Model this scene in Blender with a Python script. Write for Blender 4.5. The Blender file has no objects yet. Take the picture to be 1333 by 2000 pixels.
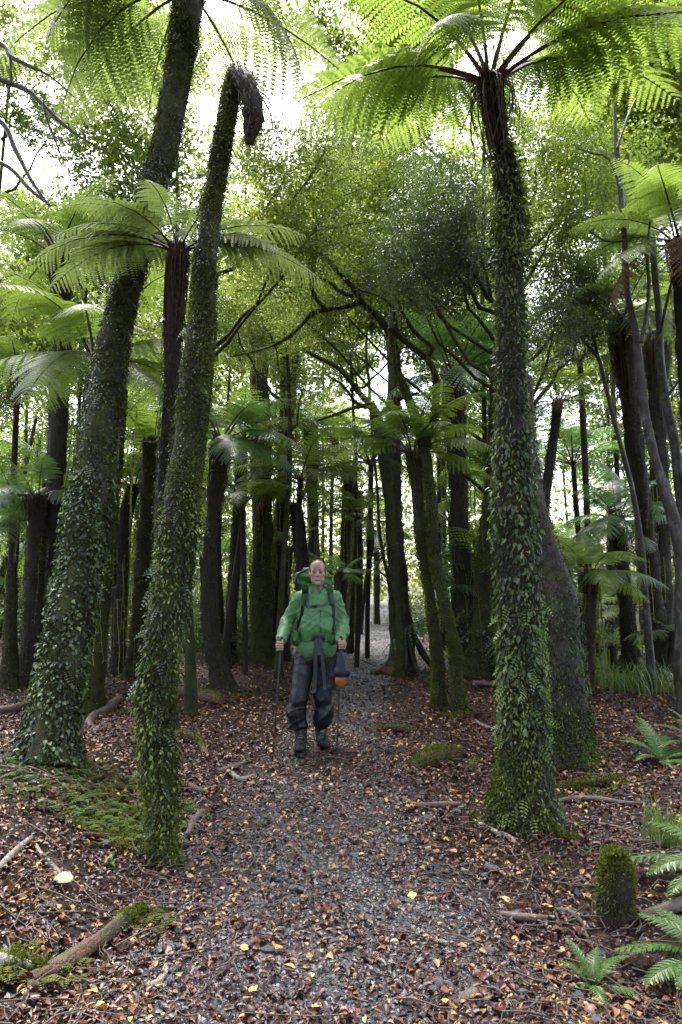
import bpy, math, random
import numpy as np
from mathutils import Vector, Matrix

# ------------------------------------------------------------------ camera, world, light, exposure
SC = bpy.context.scene
COL = SC.collection
PITCH = math.atan(150/1333.3)
CAMZ = 1.55
cam_d = bpy.data.cameras.new('camera'); cam = bpy.data.objects.new('camera', cam_d); COL.objects.link(cam)
cam_d.sensor_fit = 'VERTICAL'; cam_d.sensor_height = 36.0; cam_d.lens = 24.0
cam_d.clip_start = 0.05; cam_d.clip_end = 600
cam.location = (0, 0, CAMZ); cam.rotation_euler = (math.pi/2 + PITCH, 0, 0)
SC.camera = cam

SUN_EL, SUN_AZ = math.radians(62), math.radians(-20)     # high, from in front and to the left, behind thin cloud
w = bpy.data.worlds.new('World'); SC.world = w; w.use_nodes = True
nt = w.node_tree; nt.nodes.clear()
out = nt.nodes.new('ShaderNodeOutputWorld'); bg = nt.nodes.new('ShaderNodeBackground')
sky = nt.nodes.new('ShaderNodeTexSky'); sky.sky_type = 'NISHITA'; sky.sun_disc = False
sky.sun_elevation = SUN_EL; sky.sun_rotation = SUN_AZ; sky.dust_density = 4.0; sky.air_density = 1.0
hs = nt.nodes.new('ShaderNodeHueSaturation'); hs.inputs['Saturation'].default_value = 0.65
nt.links.new(sky.outputs[0], hs.inputs['Color']); nt.links.new(hs.outputs[0], bg.inputs['Color'])
bg.inputs['Strength'].default_value = 0.15
nt.links.new(bg.outputs[0], out.inputs[0])
sl = bpy.data.lights.new('sun', 'SUN'); sl.energy = 1.5; sl.angle = math.radians(25); sl.color = (1, .97, .92)
so = bpy.data.objects.new('sun', sl); COL.objects.link(so)
sd = Vector((math.sin(SUN_AZ)*math.cos(SUN_EL), math.cos(SUN_AZ)*math.cos(SUN_EL), math.sin(SUN_EL)))
so.rotation_euler = sd.to_track_quat('Z', 'Y').to_euler(); so.location = (0, 10, 30)
SC.view_settings.view_transform = 'Standard'; SC.view_settings.look = 'None'
SC.view_settings.gamma = 1; SC.view_settings.use_curve_mapping = False
SC.view_settings.exposure = 2.6
cy = SC.cycles
cy.max_bounces = 6; cy.diffuse_bounces = 4; cy.glossy_bounces = 2; cy.transmission_bounces = 4
cy.caustics_reflective = False; cy.caustics_refractive = False; cy.use_denoising = True
cy.sample_clamp_indirect = 6

# ------------------------------------------------------------------ helpers
RNG = np.random.default_rng(7)
CP, SP = math.cos(PITCH), math.sin(PITCH)
def ray(px, py):
    u = (px-666.5)/1333.3; v = (1000-py)/1333.3
    return np.array([u, CP - v*SP, SP + v*CP])
def at(px, py, Y):
    r = ray(px, py); t = Y/r[1]
    return np.array([r[0]*t, Y, CAMZ + r[2]*t])
def pxw(wpx, px, py, Y):                       # metres of a width in photo pixels at a depth
    return wpx/1333.3 * Y/ray(px, py)[1]
def sstep(a, b, x):
    t = np.clip((x-a)/(b-a), 0, 1); return t*t*(3-2*t)
def hgt(x, y):
    x = np.asarray(x, float); y = np.asarray(y, float)
    h = 0.30*sstep(14, 34, y)
    h = h + 0.34*sstep(-0.9, -2.3, x)*sstep(9, 5.0, y)
    h = h + 0.10*sstep(1.2, 3.0, x - pathx(y))
    h = h + 0.035*np.sin(x*1.7+.6)*np.sin(y*1.3) + 0.02*np.sin(x*3.9+y*2.1)
    r = np.sqrt(x*x+y*y)
    return h + 2.5*sstep(50, 130, r)
def pathx(y):
    return np.interp(y, [0, 2.4, 4.5, 6.5, 10, 14, 20, 30, 40, 60], [-.02, -.05, -.08, -.12, .15, .50, .95, 1.6, 2.3, 5.5])
def pathw(y):
    return np.interp(y, [0, 3, 6.5, 14, 30], [.85, .80, .64, .58, .55])
def ground(px, py):
    r = ray(px, py); z = 0.0
    for _ in range(30):
        t = (z-CAMZ)/min(r[2], -1e-3); p = r*t; z = 0.5*z + 0.5*float(hgt(p[0], p[1]))
    return np.array([p[0], p[1], float(hgt(p[0], p[1]))])

class MB:
    """collects vertices and faces, then links them as one mesh object"""
    def __init__(s): s.V=[]; s.F=[]; s.n=0
    def add(s, V, F, mat=0, tint=0.5):
        V=np.asarray(V,float).reshape(-1,3); F=np.asarray(F,np.int64)
        if len(F)==0: return
        t=np.broadcast_to(np.asarray(tint,float),(len(F),))
        s.V.append(V); s.F.append((F+s.n, mat, t)); s.n+=len(V)
    def mesh(s, name, mats, smooth=True):
        me=bpy.data.meshes.new(name); V=np.concatenate(s.V).astype(np.float32)
        me.vertices.add(len(V)); me.vertices.foreach_set('co', V.ravel())
        L=np.concatenate([f.ravel() for f,_,_ in s.F]).astype(np.int32)
        tot=np.concatenate([np.full(len(f), f.shape[1]) for f,_,_ in s.F]).astype(np.int32)
        start=np.concatenate([[0],np.cumsum(tot)[:-1]]).astype(np.int32)
        me.loops.add(len(L)); me.loops.foreach_set('vertex_index', L)
        me.polygons.add(len(tot)); me.polygons.foreach_set('loop_start', start); me.polygons.foreach_set('loop_total', tot)
        mi=np.concatenate([np.full(len(f), m) for f,m,_ in s.F]).astype(np.int32)
        for m in mats: me.materials.append(m)
        me.polygons.foreach_set('material_index', mi)
        me.polygons.foreach_set('use_smooth', np.full(len(tot), smooth, dtype=bool))
        a=me.attributes.new('tint','FLOAT','FACE'); a.data.foreach_set('value', np.concatenate([t for _,_,t in s.F]).astype(np.float32))
        me.update(calc_edges=True); return me
    def build(s, name, mats, parent=None, smooth=True, **kw):
        if not isinstance(mats,(list,tuple)): mats=[mats]
        return link(name, s.mesh(name, mats, smooth), parent, **kw)
def link(name, data, parent=None, loc=None, rot=None, scale=None, **props):
    o=bpy.data.objects.new(name, data); COL.objects.link(o)
    if parent is not None: o.parent=parent
    if loc is not None: o.location=[float(v) for v in loc]
    if rot is not None: o.rotation_euler=[float(v) for v in rot]
    if scale is not None: o.scale=(float(scale),)*3 if np.isscalar(scale) else [float(v) for v in scale]
    for k,v in props.items(): o[k]=v
    return o
def thing(name, label, cat, loc=(0,0,0), rz=0, group=None):
    o=link(name, None, loc=loc, rot=(0,0,rz)); o.empty_display_size=.2
    o['label']=label; o['category']=cat
    if group: o['group']=group
    return o
def unit(v):
    return v/np.maximum(np.linalg.norm(v,axis=-1,keepdims=True),1e-9)
def spline(P, n):
    """Catmull-Rom through rows of P (any width) resampled to n rows"""
    P=np.asarray(P,float)
    if len(P)==2:
        t=np.linspace(0,1,n)[:,None]; return P[0]*(1-t)+P[1]*t
    d=np.concatenate([[0],np.cumsum(np.linalg.norm(np.diff(P[:,:3],axis=0),axis=1))])
    Q=np.vstack([2*P[0]-P[1],P,2*P[-1]-P[-2]])
    out=[]
    for t in np.linspace(0,d[-1]-1e-6,n):
        i=min(int(np.searchsorted(d,t,side='right'))-1,len(P)-2); u=(t-d[i])/max(d[i+1]-d[i],1e-9)
        a,b,c,e=Q[i],Q[i+1],Q[i+2],Q[i+3]
        out.append(.5*((2*b)+(-a+c)*u+(2*a-5*b+4*c-e)*u*u+(-a+3*b-3*c+e)*u**3))
    return np.array(out)
def frames(C):
    T=unit(np.gradient(C,axis=0)); ref=np.array([0,1,0.]) if abs(T[:,1]).mean()<.8 else np.array([1,0,0.])
    A=unit(np.cross(T,ref)); B=np.cross(T,A); return T,A,B
def tube(mb, C, R, sides=8, mat=0, tint=.5, rough=0, ribs=0, cap=True, seed=0, flat=1.0, up=None):
    C=np.asarray(C,float); n=len(C); R=np.broadcast_to(np.asarray(R,float),(n,))
    T,A,B=frames(C)
    a=np.linspace(0,2*np.pi,sides,endpoint=False)
    rg=np.random.default_rng(seed); ll=np.concatenate([[0],np.cumsum(np.linalg.norm(np.diff(C,axis=0),axis=1))])
    rr=np.ones((n,sides))
    if rough:
        for k in range(6):
            m=rg.integers(1,5); f=rg.uniform(1,9); ph=rg.uniform(0,6.28,2)
            rr+=rough*.45*np.sin(m*a[None,:]+ph[0]+1.5*np.sin(ll[:,None]*f*.3))*np.sin(f*ll[:,None]+ph[1])
    if ribs:
        rib=rg.normal(0,1,(sides,)); rr+=ribs*rib[None,:]*.6+ribs*rg.normal(0,.5,(n,sides))
    V=C[:,None,:]+(A[:,None,:]*np.cos(a)[None,:,None]+B[:,None,:]*np.sin(a)[None,:,None]*flat)*(R[:,None]*rr)[:,:,None]
    i,j=np.meshgrid(np.arange(n-1),np.arange(sides),indexing='ij'); j2=(j+1)%sides
    F=np.stack([i*sides+j,i*sides+j2,(i+1)*sides+j2,(i+1)*sides+j],-1).reshape(-1,4)
    mb.add(V.reshape(-1,3),F,mat,tint)
    if cap:
        for e in (0,n-1):
            V2=np.vstack([V[e],C[e]]); jj=np.arange(sides); F2=np.stack([jj,(jj+1)%sides,np.full(sides,sides)],-1)
            mb.add(V2,F2,mat,tint)
    return V
def box(mb, c, h, mat=0, tint=.5, rot=None):
    s=np.array([[x,y,z] for x in(-1,1) for y in(-1,1) for z in(-1,1)],float)*np.array(h)
    if rot is not None: s=s@np.array(rot).T
    mb.add(s+np.array(c),[[0,1,3,2],[4,6,7,5],[0,4,5,1],[2,3,7,6],[0,2,6,4],[1,5,7,3]],mat,tint)
def leaves(mb, P, D, N, L, W, mat=0, tint=.5, fold=.25, shape='kite'):
    """many leaves: P base points, D direction to the tip, N rough normal, L length, W width"""
    P=np.asarray(P,float); n=len(P); D=unit(np.asarray(D,float)); S=unit(np.cross(D,N)); N=np.cross(S,D)
    L=np.broadcast_to(L,(n,))[:,None]; W=np.broadcast_to(W,(n,))[:,None]
    if shape=='kite':
        V=np.stack([P, P+D*L*.45+S*W*.5, P+D*L-N*L*fold*.5, P+D*L*.45-S*W*.5],1)
        F=np.arange(n)[:,None]*4+np.array([[0,1,2,3]])
        mb.add(V.reshape(-1,3),F,mat,tint)
    else:
        m1=P+D*L*.5+N*0
        up=N*W*fold
        V=np.stack([P, P+D*L*.3+S*W*.46+up, P+D*L*.68+S*W*.38+up, P+D*L-N*L*.12, P+D*L*.68-S*W*.38+up, P+D*L*.3-S*W*.46+up, m1],1)
        F=(np.arange(n)[:,None,None]*7+np.array([[0,1,6],[1,2,6],[2,3,6],[3,4,6],[4,5,6],[5,0,6]])[None]).reshape(-1,3)
        t=np.repeat(np.broadcast_to(np.asarray(tint,float),(n,)),6)
        mb.add(V.reshape(-1,3),F,mat,t)
def rdir(n, rg=RNG):
    return unit(rg.normal(0,1,(n,3)))

def ico(sub=0):
    p=(1+5**.5)/2
    V=unit(np.array([(-1,p,0),(1,p,0),(-1,-p,0),(1,-p,0),(0,-1,p),(0,1,p),(0,-1,-p),(0,1,-p),(p,0,-1),(p,0,1),(-p,0,-1),(-p,0,1)],float))
    F=[(0,11,5),(0,5,1),(0,1,7),(0,7,10),(0,10,11),(1,5,9),(5,11,4),(11,10,2),(10,7,6),(7,1,8),(3,9,4),(3,4,2),(3,2,6),(3,6,8),(3,8,9),(4,9,5),(2,4,11),(6,2,10),(8,6,7),(9,8,1)]
    for _ in range(sub):
        V=list(map(tuple,V)); c={}; G=[]
        def mid(a,b):
            key=(min(a,b),max(a,b))
            if key not in c: c[key]=len(V); V.append(tuple(unit((np.array(V[a])+np.array(V[b]))/2)))
            return c[key]
        for a,b,d in F:
            x,y,z=mid(a,b),mid(b,d),mid(d,a); G+=[(a,x,z),(b,y,x),(d,z,y),(x,y,z)]
        F=G; V=np.array(V)
    return np.array(V),np.array(F)

# ------------------------------------------------------------------ materials
def nodes(name):
    m=bpy.data.materials.new(name); m.use_nodes=True; t=m.node_tree; t.nodes.clear()
    return m,t,t.nodes.new('ShaderNodeOutputMaterial')
def N(t,kind,**kw):
    n=t.nodes.new(kind)
    for k,v in kw.items():
        if k.startswith('i_'):
            key=k[2:].replace('_',' '); n.inputs[key].default_value=v
        else: setattr(n,k,v)
    return n
def ramp(t, stops, fac=None, interp='LINEAR'):
    r=t.nodes.new('ShaderNodeValToRGB'); r.color_ramp.interpolation=interp; e=r.color_ramp.elements
    while len(e)<len(stops): e.new(.5)
    for el,(p,c) in zip(e,stops): el.position=p; el.color=(*c,1)
    if fac is not None: t.links.new(fac,r.inputs[0])
    return r
def leaf_mat(name, stops, trans=.4, tcol=(1.2,1.25,.6), rough=.35, spec=.5, by_object=False, noise=0):
    m,t,o=nodes(name)
    if by_object:
        a=N(t,'ShaderNodeObjectInfo').outputs['Random']
    else:
        a=N(t,'ShaderNodeAttribute',attribute_name='tint').outputs['Fac']
    if noise:
        nz=N(t,'ShaderNodeTexNoise',i_Scale=noise); tc=N(t,'ShaderNodeTexCoord')
        t.links.new(tc.outputs['Object'],nz.inputs['Vector'])
        ad=N(t,'ShaderNodeMath',operation='MULTIPLY_ADD'); t.links.new(nz.outputs[0],ad.inputs[0]); ad.inputs[1].default_value=.6
        sb=N(t,'ShaderNodeMath',operation='SUBTRACT'); t.links.new(a,sb.inputs[0]); sb.inputs[1].default_value=.3
        t.links.new(sb.outputs[0],ad.inputs[2]); a=ad.outputs[0]
    r=ramp(t,stops,a)
    p=N(t,'ShaderNodeBsdfPrincipled'); p.inputs['Roughness'].default_value=rough; p.inputs['Specular IOR Level'].default_value=spec
    t.links.new(r.outputs[0],p.inputs['Base Color'])
    if trans>0:
        tr=N(t,'ShaderNodeBsdfTranslucent'); mx=N(t,'ShaderNodeMixShader'); mx.inputs[0].default_value=trans
        mu=N(t,'ShaderNodeMix',data_type='RGBA',blend_type='MULTIPLY'); mu.inputs[0].default_value=1
        t.links.new(r.outputs[0],mu.inputs[6]); mu.inputs[7].default_value=(*tcol,1)
        t.links.new(mu.outputs[2],tr.inputs[0]); t.links.new(p.outputs[0],mx.inputs[1]); t.links.new(tr.outputs[0],mx.inputs[2])
        t.links.new(mx.outputs[0],o.inputs[0])
    else: t.links.new(p.outputs[0],o.inputs[0])
    return m
def surf_mat(name, stops, scale=(8,8,8), rough=.7, spec=.4, bump=.3, bscale=30, moss=None, detail=6, rough2=None):
    m,t,o=nodes(name); tc=N(t,'ShaderNodeTexCoord'); mp=N(t,'ShaderNodeMapping'); mp.inputs['Scale'].default_value=scale
    t.links.new(tc.outputs['Object'],mp.inputs[0])
    nz=N(t,'ShaderNodeTexNoise',i_Scale=1.0,i_Detail=detail,i_Roughness=.65); t.links.new(mp.outputs[0],nz.inputs['Vector'])
    r=ramp(t,stops,nz.outputs[0]); c=r.outputs[0]
    p=N(t,'ShaderNodeBsdfPrincipled'); p.inputs['Specular IOR Level'].default_value=spec; p.inputs['Roughness'].default_value=rough
    n2=N(t,'ShaderNodeTexNoise',i_Scale=bscale/8,i_Detail=5); t.links.new(mp.outputs[0],n2.inputs['Vector'])
    if moss:
        n3=N(t,'ShaderNodeTexNoise',i_Scale=moss[2],i_Detail=4); t.links.new(tc.outputs['Object'],n3.inputs['Vector'])
        r3=ramp(t,[(moss[1]-.06,(0,0,0)),(moss[1]+.06,(1,1,1))],n3.outputs[0])
        mx=N(t,'ShaderNodeMix',data_type='RGBA'); t.links.new(r3.outputs[0],mx.inputs[0]); t.links.new(c,mx.inputs[6]); mx.inputs[7].default_value=(*moss[0],1); c=mx.outputs[2]
    t.links.new(c,p.inputs['Base Color'])
    if rough2 is not None:
        mr=N(t,'ShaderNodeMapRange'); t.links.new(n2.outputs[0],mr.inputs[0]); mr.inputs[3].default_value=rough; mr.inputs[4].default_value=rough2
        t.links.new(mr.outputs[0],p.inputs['Roughness'])
    b=N(t,'ShaderNodeBump',i_Strength=bump,i_Distance=.02); t.links.new(n2.outputs[0],b.inputs['Height']); t.links.new(b.outputs[0],p.inputs['Normal'])
    t.links.new(p.outputs[0],o.inputs[0]); return m
def flat_mat(name,c,rough=.6,spec=.4,metal=0,var=.15,sc=40,bump=.1):
    c=np.array(c); return surf_mat(name,[(.3,tuple(c*(1-var))),(.7,tuple(c*(1+var)))],(sc,sc,sc),rough,spec,bump,40)

M={}
M['bark']=surf_mat('fern_bark',[(.3,(.009,.007,.004)),(.55,(.026,.019,.012)),(.8,(.065,.048,.030))],(40,40,9),.75,.35,.8,40)
M['mossbark']=surf_mat('mossy_bark',[(.3,(.012,.011,.005)),(.55,(.032,.031,.010)),(.8,(.075,.075,.022))],(30,30,14),.85,.3,.9,40,moss=((.042,.046,.010),.52,6))
M['greybark']=surf_mat('grey_bark',[(.3,(.015,.011,.009)),(.52,(.035,.028,.025)),(.64,(.10,.09,.085)),(.72,(.18,.17,.16))],(9,9,5),.6,.4,.5,30,moss=((.05,.055,.02),.62,5))
M['fibre']=leaf_mat('root_fibre',[(0,(.008,.006,.004)),(.5,(.028,.021,.012)),(1,(.08,.062,.032))],0,rough=.75,spec=.3)
M['redbark']=surf_mat('red_brown_bark',[(.3,(.010,.006,.004)),(.55,(.026,.014,.010)),(.8,(.065,.040,.03))],(14,14,9),.6,.4,.6,30,moss=((.05,.06,.015),.56,4))
M['frond']=leaf_mat('fern_frond_green',[(0,(.07,.11,.025)),(.5,(.12,.18,.04)),(1,(.18,.25,.07))],.5,(1.6,1.6,.8),.36,.5)
M['frondy']=leaf_mat('fern_frond_yellow_green',[(0,(.075,.115,.03)),(.5,(.125,.17,.042)),(.92,(.18,.225,.07)),(1,(.24,.19,.06))],.58,(1.5,1.6,.9),.42,.4)
M['frondp']=leaf_mat('fern_frond_pale_green',[(0,(.09,.125,.045)),(.5,(.14,.18,.07)),(1,(.20,.24,.11))],.5,(1.6,1.65,1.0),.38,.45)
M['frondb']=leaf_mat('fern_frond_blue_green',[(0,(.05,.10,.04)),(.5,(.09,.16,.065)),(1,(.14,.22,.10))],.4,(1.5,1.7,.7),.28,.8)
M['frondd']=leaf_mat('dead_fern_frond',[(0,(.035,.015,.007)),(.5,(.09,.035,.014)),(1,(.16,.075,.03))],.3,(1.2,1,.8),.6,.3)
M['stipe']=flat_mat('frond_stalk_brown',(.045,.022,.012),.45,.5)
M['deadstalk']=surf_mat('dead_frond_stalk',[(.3,(.03,.017,.010)),(.6,(.09,.052,.032)),(.85,(.20,.13,.085))],(60,60,2),.6,.3,.3,30)
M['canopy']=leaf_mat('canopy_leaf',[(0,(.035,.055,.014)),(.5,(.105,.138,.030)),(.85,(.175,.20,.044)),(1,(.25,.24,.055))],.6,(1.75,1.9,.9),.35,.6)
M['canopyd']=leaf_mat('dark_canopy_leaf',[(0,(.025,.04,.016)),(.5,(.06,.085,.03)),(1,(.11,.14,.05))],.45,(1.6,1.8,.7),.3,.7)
M['climb']=leaf_mat('climbing_leaf',[(0,(.008,.012,.004)),(.4,(.030,.046,.011)),(.70,(.095,.13,.025)),(1,(.24,.27,.07))],.25,(1.3,1.5,.5),.5,.3)
M['climbb']=leaf_mat('broad_climbing_leaf',[(0,(.008,.014,.007)),(.4,(.028,.046,.017)),(.8,(.075,.115,.035)),(1,(.17,.22,.08))],.2,(1.2,1.4,.7),.42,.45)
M['moss']=leaf_mat('moss_tuft',[(0,(.03,.036,.007)),(.5,(.09,.105,.015)),(1,(.19,.21,.035))],.3,(1.3,1.4,.6),.7,.2)
M['vine']=leaf_mat('hanging_moss',[(0,(.06,.055,.015)),(.5,(.13,.13,.03)),(1,(.22,.22,.06))],.5,(1.3,1.4,.6),.7,.2)
M['grass']=leaf_mat('grass_blade',[(0,(.05,.09,.02)),(.6,(.10,.18,.04)),(1,(.22,.26,.09))],.35,(1.4,1.5,.6),.35,.5)
M['gfern']=leaf_mat('glossy_ground_fern',[(0,(.04,.085,.015)),(.5,(.075,.15,.025)),(1,(.14,.23,.04))],.3,(1.4,1.5,.6),.32,.6)
LITTER=[(0,(.014,.007,.006)),(.30,(.048,.014,.010)),(.55,(.125,.034,.016)),(.72,(.24,.075,.022)),(.82,(.36,.16,.045)),(.92,(.48,.28,.10)),(1,(.55,.38,.09))]
M['litter']=leaf_mat('leaf_litter',LITTER,.12,(1.1,1,.8),.38,.5)
M['litter_one']=leaf_mat('fallen_leaf',[(p*.93,c) for p,c in LITTER[:-1]]+[(1,(.75,.50,.10))],.15,(1.1,1,.8),.38,.5,by_object=True)
M['pebble']=leaf_mat('wet_gravel',[(0,(.011,.010,.011)),(.4,(.028,.026,.031)),(.7,(.06,.056,.067)),(.93,(.115,.115,.135)),(1,(.22,.22,.235))],0,rough=.42,spec=.5)
M['stone']=surf_mat('wet_stone',[(.3,(.035,.036,.042)),(.55,(.085,.088,.098)),(.8,(.17,.17,.18))],(25,25,25),.3,.7,.5,30,rough2=.6)
M['tanstone']=surf_mat('tan_stone',[(.3,(.14,.10,.08)),(.55,(.24,.18,.15)),(.8,(.36,.29,.25))],(35,35,35),.6,.4,.6,30)
M['twig']=surf_mat('twig_bark',[(.3,(.045,.03,.022)),(.6,(.12,.085,.065)),(.85,(.28,.23,.19))],(9,9,9),.6,.4,.3,30)
M['palewood']=surf_mat('pale_bare_wood',[(.3,(.14,.115,.095)),(.6,(.28,.25,.21)),(.85,(.45,.42,.37))],(30,30,30),.55,.4,.4,30)
M['rotwood']=surf_mat('rotten_wood',[(.3,(.03,.016,.010)),(.55,(.11,.05,.025)),(.8,(.22,.13,.07))],(26,26,26),.55,.5,.9,30,moss=((.06,.07,.015),.58,7))
# ------------------------------------------------------------------ ground, path, gravel, litter
def soil_mat(name, dark, mid, light, rough, wet):
    m,t,o=nodes(name); tc=N(t,'ShaderNodeTexCoord')
    a=N(t,'ShaderNodeTexNoise',i_Scale=14,i_Detail=8,i_Roughness=.7); t.links.new(tc.outputs['Object'],a.inputs['Vector'])
    v=N(t,'ShaderNodeTexVoronoi',i_Scale=38); t.links.new(tc.outputs['Object'],v.inputs['Vector'])
    r=ramp(t,[(.3,dark),(.5,mid),(.72,light)],a.outputs[0])
    sp=N(t,'ShaderNodeSeparateColor'); t.links.new(v.outputs['Color'],sp.inputs[0])
    r2=ramp(t,[(0,(.5,.5,.5)),(.6,(.9,.8,.75)),(.85,(1.5,1.1,.9)),(1,(3.0,2.0,1.2))],sp.outputs[0])
    mu=N(t,'ShaderNodeMix',data_type='RGBA',blend_type='MULTIPLY'); mu.inputs[0].default_value=1
    t.links.new(r.outputs[0],mu.inputs[6]); t.links.new(r2.outputs[0],mu.inputs[7])
    p=N(t,'ShaderNodeBsdfPrincipled'); p.inputs['Specular IOR Level'].default_value=.25
    t.links.new(mu.outputs[2],p.inputs['Base Color'])
    mr=N(t,'ShaderNodeMapRange'); t.links.new(sp.outputs[1],mr.inputs[0]); mr.inputs[3].default_value=wet; mr.inputs[4].default_value=rough; t.links.new(mr.outputs[0],p.inputs['Roughness'])
    ad=N(t,'ShaderNodeMath',operation='ADD'); t.links.new(a.outputs[0],ad.inputs[0]); t.links.new(sp.outputs[2],ad.inputs[1])
    b=N(t,'ShaderNodeBump',i_Strength=.8,i_Distance=.02); t.links.new(ad.outputs[0],b.inputs['Height']); t.links.new(b.outputs[0],p.inputs['Normal'])
    t.links.new(p.outputs[0],o.inputs[0]); return m
M['soil']=soil_mat('forest_soil',(.009,.006,.004),(.022,.013,.009),(.05,.028,.018),.85,.5)
M['gravel']=soil_mat('gravel_bed',(.012,.011,.012),(.028,.026,.029),(.06,.057,.062),.7,.4)
def sheet(name, X, Y, Z, mat, parent=None, **kw):
    mb=MB(); ny,nx=X.shape
    i,j=np.meshgrid(np.arange(ny-1),np.arange(nx-1),indexing='ij')
    F=np.stack([i*nx+j,i*nx+j+1,(i+1)*nx+j+1,(i+1)*nx+j],-1).reshape(-1,4)
    mb.add(np.stack([X,Y,Z],-1).reshape(-1,3),F); return mb.build(name,mat,parent,**kw)
def graded(lo, a, b, hi, st):
    c=list(np.arange(a,b+1e-6,st)); v=b; s=st
    while v<hi: s*=1.25; v+=s; c.append(v)
    v=a; s=st
    while v>lo: s*=1.25; v-=s; c.insert(0,v)
    return np.array(c)
gx=graded(-170,-5,6,170,.12); gy=graded(-60,1,14,190,.12)
GX,GY=np.meshgrid(gx,gy); GZ=hgt(GX,GY)
fine=((GX>-6)&(GX<7)&(GY>0)&(GY<15))
GZ=GZ+fine*(.008*np.sin(GX*11.3+GY*4.1)*np.sin(GY*9.7-GX*3)+.005*np.sin(GX*23+2*np.sin(GY*17)))
ground_o=sheet('ground',GX,GY,GZ,M['soil'],kind='structure')
ys=np.concatenate([np.arange(.3,14,.12),np.arange(14,60,.6)]); k=np.linspace(-1,1,19)
wob=.08*np.sin(ys*2.3)+.05*np.sin(ys*5.1+1)
PX=pathx(ys)[:,None]+k[None,:]*(pathw(ys)+wob)[:,None]; PY=np.repeat(ys[:,None],19,1)
path_o=sheet('path',PX,PY,hgt(PX,PY)+.017-.014*np.abs(k)[None,:]**6,M['gravel'],kind='structure')

# visible-area sampling: density per square metre falls with distance
def scatter(n, y0, y1, rg, spread=.58, power=1.6):
    u=rg.random(n); y=(y0**(1-power)+(y1**(1-power)-y0**(1-power))*u)**(1/(1-power))
    x=(rg.random(n)*2-1)*spread*(y+.6); return x,y
def surf_z(x,y): return hgt(x,y)+.012+.006*(np.abs(x-pathx(y))<pathw(y))
# gravel: loose stones by the thousand (nobody could count them)
OCT=np.array([(1,0,0),(0,1,0),(-1,0,0),(0,-1,0),(0,0,1),(0,0,-1)],float)
OCF=np.array([(0,1,4),(1,2,4),(2,3,4),(3,0,4),(1,0,5),(2,1,5),(3,2,5),(0,3,5)])
def pebbles(mb, x, y, r, rg, tint):
    n=len(x); B=np.array([(1,.1,0),(.55,.85,.1),(-.6,.8,0),(-1,-.1,.1),(-.5,-.85,0),(.6,-.8,.1),(.25,.2,.75),(-.3,-.15,.7)],float)
    F=np.array([(0,1,6),(1,2,6),(2,7,6),(2,3,7),(3,4,7),(4,5,7),(5,6,7),(5,0,6)])
    V=B[None]*(1+rg.normal(0,.16,(n,8,3)))
    sc=np.stack([r*rg.uniform(.8,1.3,n),r*rg.uniform(.6,.95,n),r*rg.uniform(.35,.75,n)],-1)
    V=V*sc[:,None,:]; a=rg.uniform(0,6.28,n); ca,sa=np.cos(a),np.sin(a)
    tl=rg.normal(0,.25,n); V[:,:,2]+=V[:,:,0]*tl[:,None]
    X=V[:,:,0]*ca[:,None]-V[:,:,1]*sa[:,None]; Y=V[:,:,0]*sa[:,None]+V[:,:,1]*ca[:,None]
    V=np.stack([X+x[:,None],Y+y[:,None],V[:,:,2]+(surf_z(x,y)-r*.06)[:,None]],-1)
    Fa=(np.arange(n)[:,None,None]*8+F[None]).reshape(-1,3)
    mb.add(V.reshape(-1,3),Fa,0,np.repeat(tint,8))
rg=np.random.default_rng(11)
def inpath(x,y,soft=.35):
    return 1-sstep(1-soft,1+soft*.7,np.abs(x-pathx(y))/pathw(y))
mb=MB()
x,y=scatter(112000,1.75,14,rg,power=2.0); keep=rg.random(len(x))<(.10+.9*inpath(x,y,.6)); x,y=x[keep],y[keep]
r=.0070+.0125*rg.random(len(x))**2.2+.0005*y
pebbles(mb,x,y,r,rg,np.clip(rg.beta(2,2.6,len(x))+.0,0,1)**1.0*.96+ (rg.random(len(x))<.006)*.1)
x,y=scatter(30000,7,44,rg,spread=.12,power=1.5); x=pathx(y)+np.where(rg.random(len(y))<.6,rg.uniform(-.5,.5,len(y)),rg.normal(0,.36,len(y))); kk=rg.random(len(y))<sstep(7,17,y+.8*np.sin(x*6)); x,y=x[kk],y[kk]; r=.012+.012*rg.random(len(x))+.0006*y
pebbles(mb,x,y,r,rg,rg.beta(3,2,len(x)))  # far stones tinted paler, standing in for skylight on that stretch
mb.build('gravel',M['pebble'],None,smooth=False,kind='stuff',label='small wet grey stones packed along the forest path',category='gravel')
# leaf litter
def litter(mb, x, y, L, rg, tint, lift=.02):
    n=len(x); a=rg.uniform(0,6.28,n); el=rg.normal(0,.28,n)
    D=np.stack([np.cos(a)*np.cos(el),np.sin(a)*np.cos(el),np.sin(el)],-1)
    Nn=unit(np.stack([rg.normal(0,.33,n),rg.normal(0,.33,n),np.ones(n)],-1))
    P=np.stack([x,y,surf_z(x,y)+rg.uniform(.001,lift,n)],-1)-D*(L*.5)[:,None]
    leaves(mb,P,D,Nn,L,L*rg.uniform(.5,.85,n),0,tint,fold=rg.choice([.3,-.3]),shape='oval')
mb=MB()
def tints(n,rg,bright=.14,x=None,y=None):
    k=1 if x is None else np.clip(1+.9*np.sin(x*2.3+1.3*np.sin(y*1.7))*np.sin(y*2.9+x)+.5*np.sin(x*7+y*5),.15,2.4)
    t=rg.random(n)*.66; b=rg.random(n)<bright*k; t[b]=rg.uniform(.72,1.0,b.sum()); return t
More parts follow.
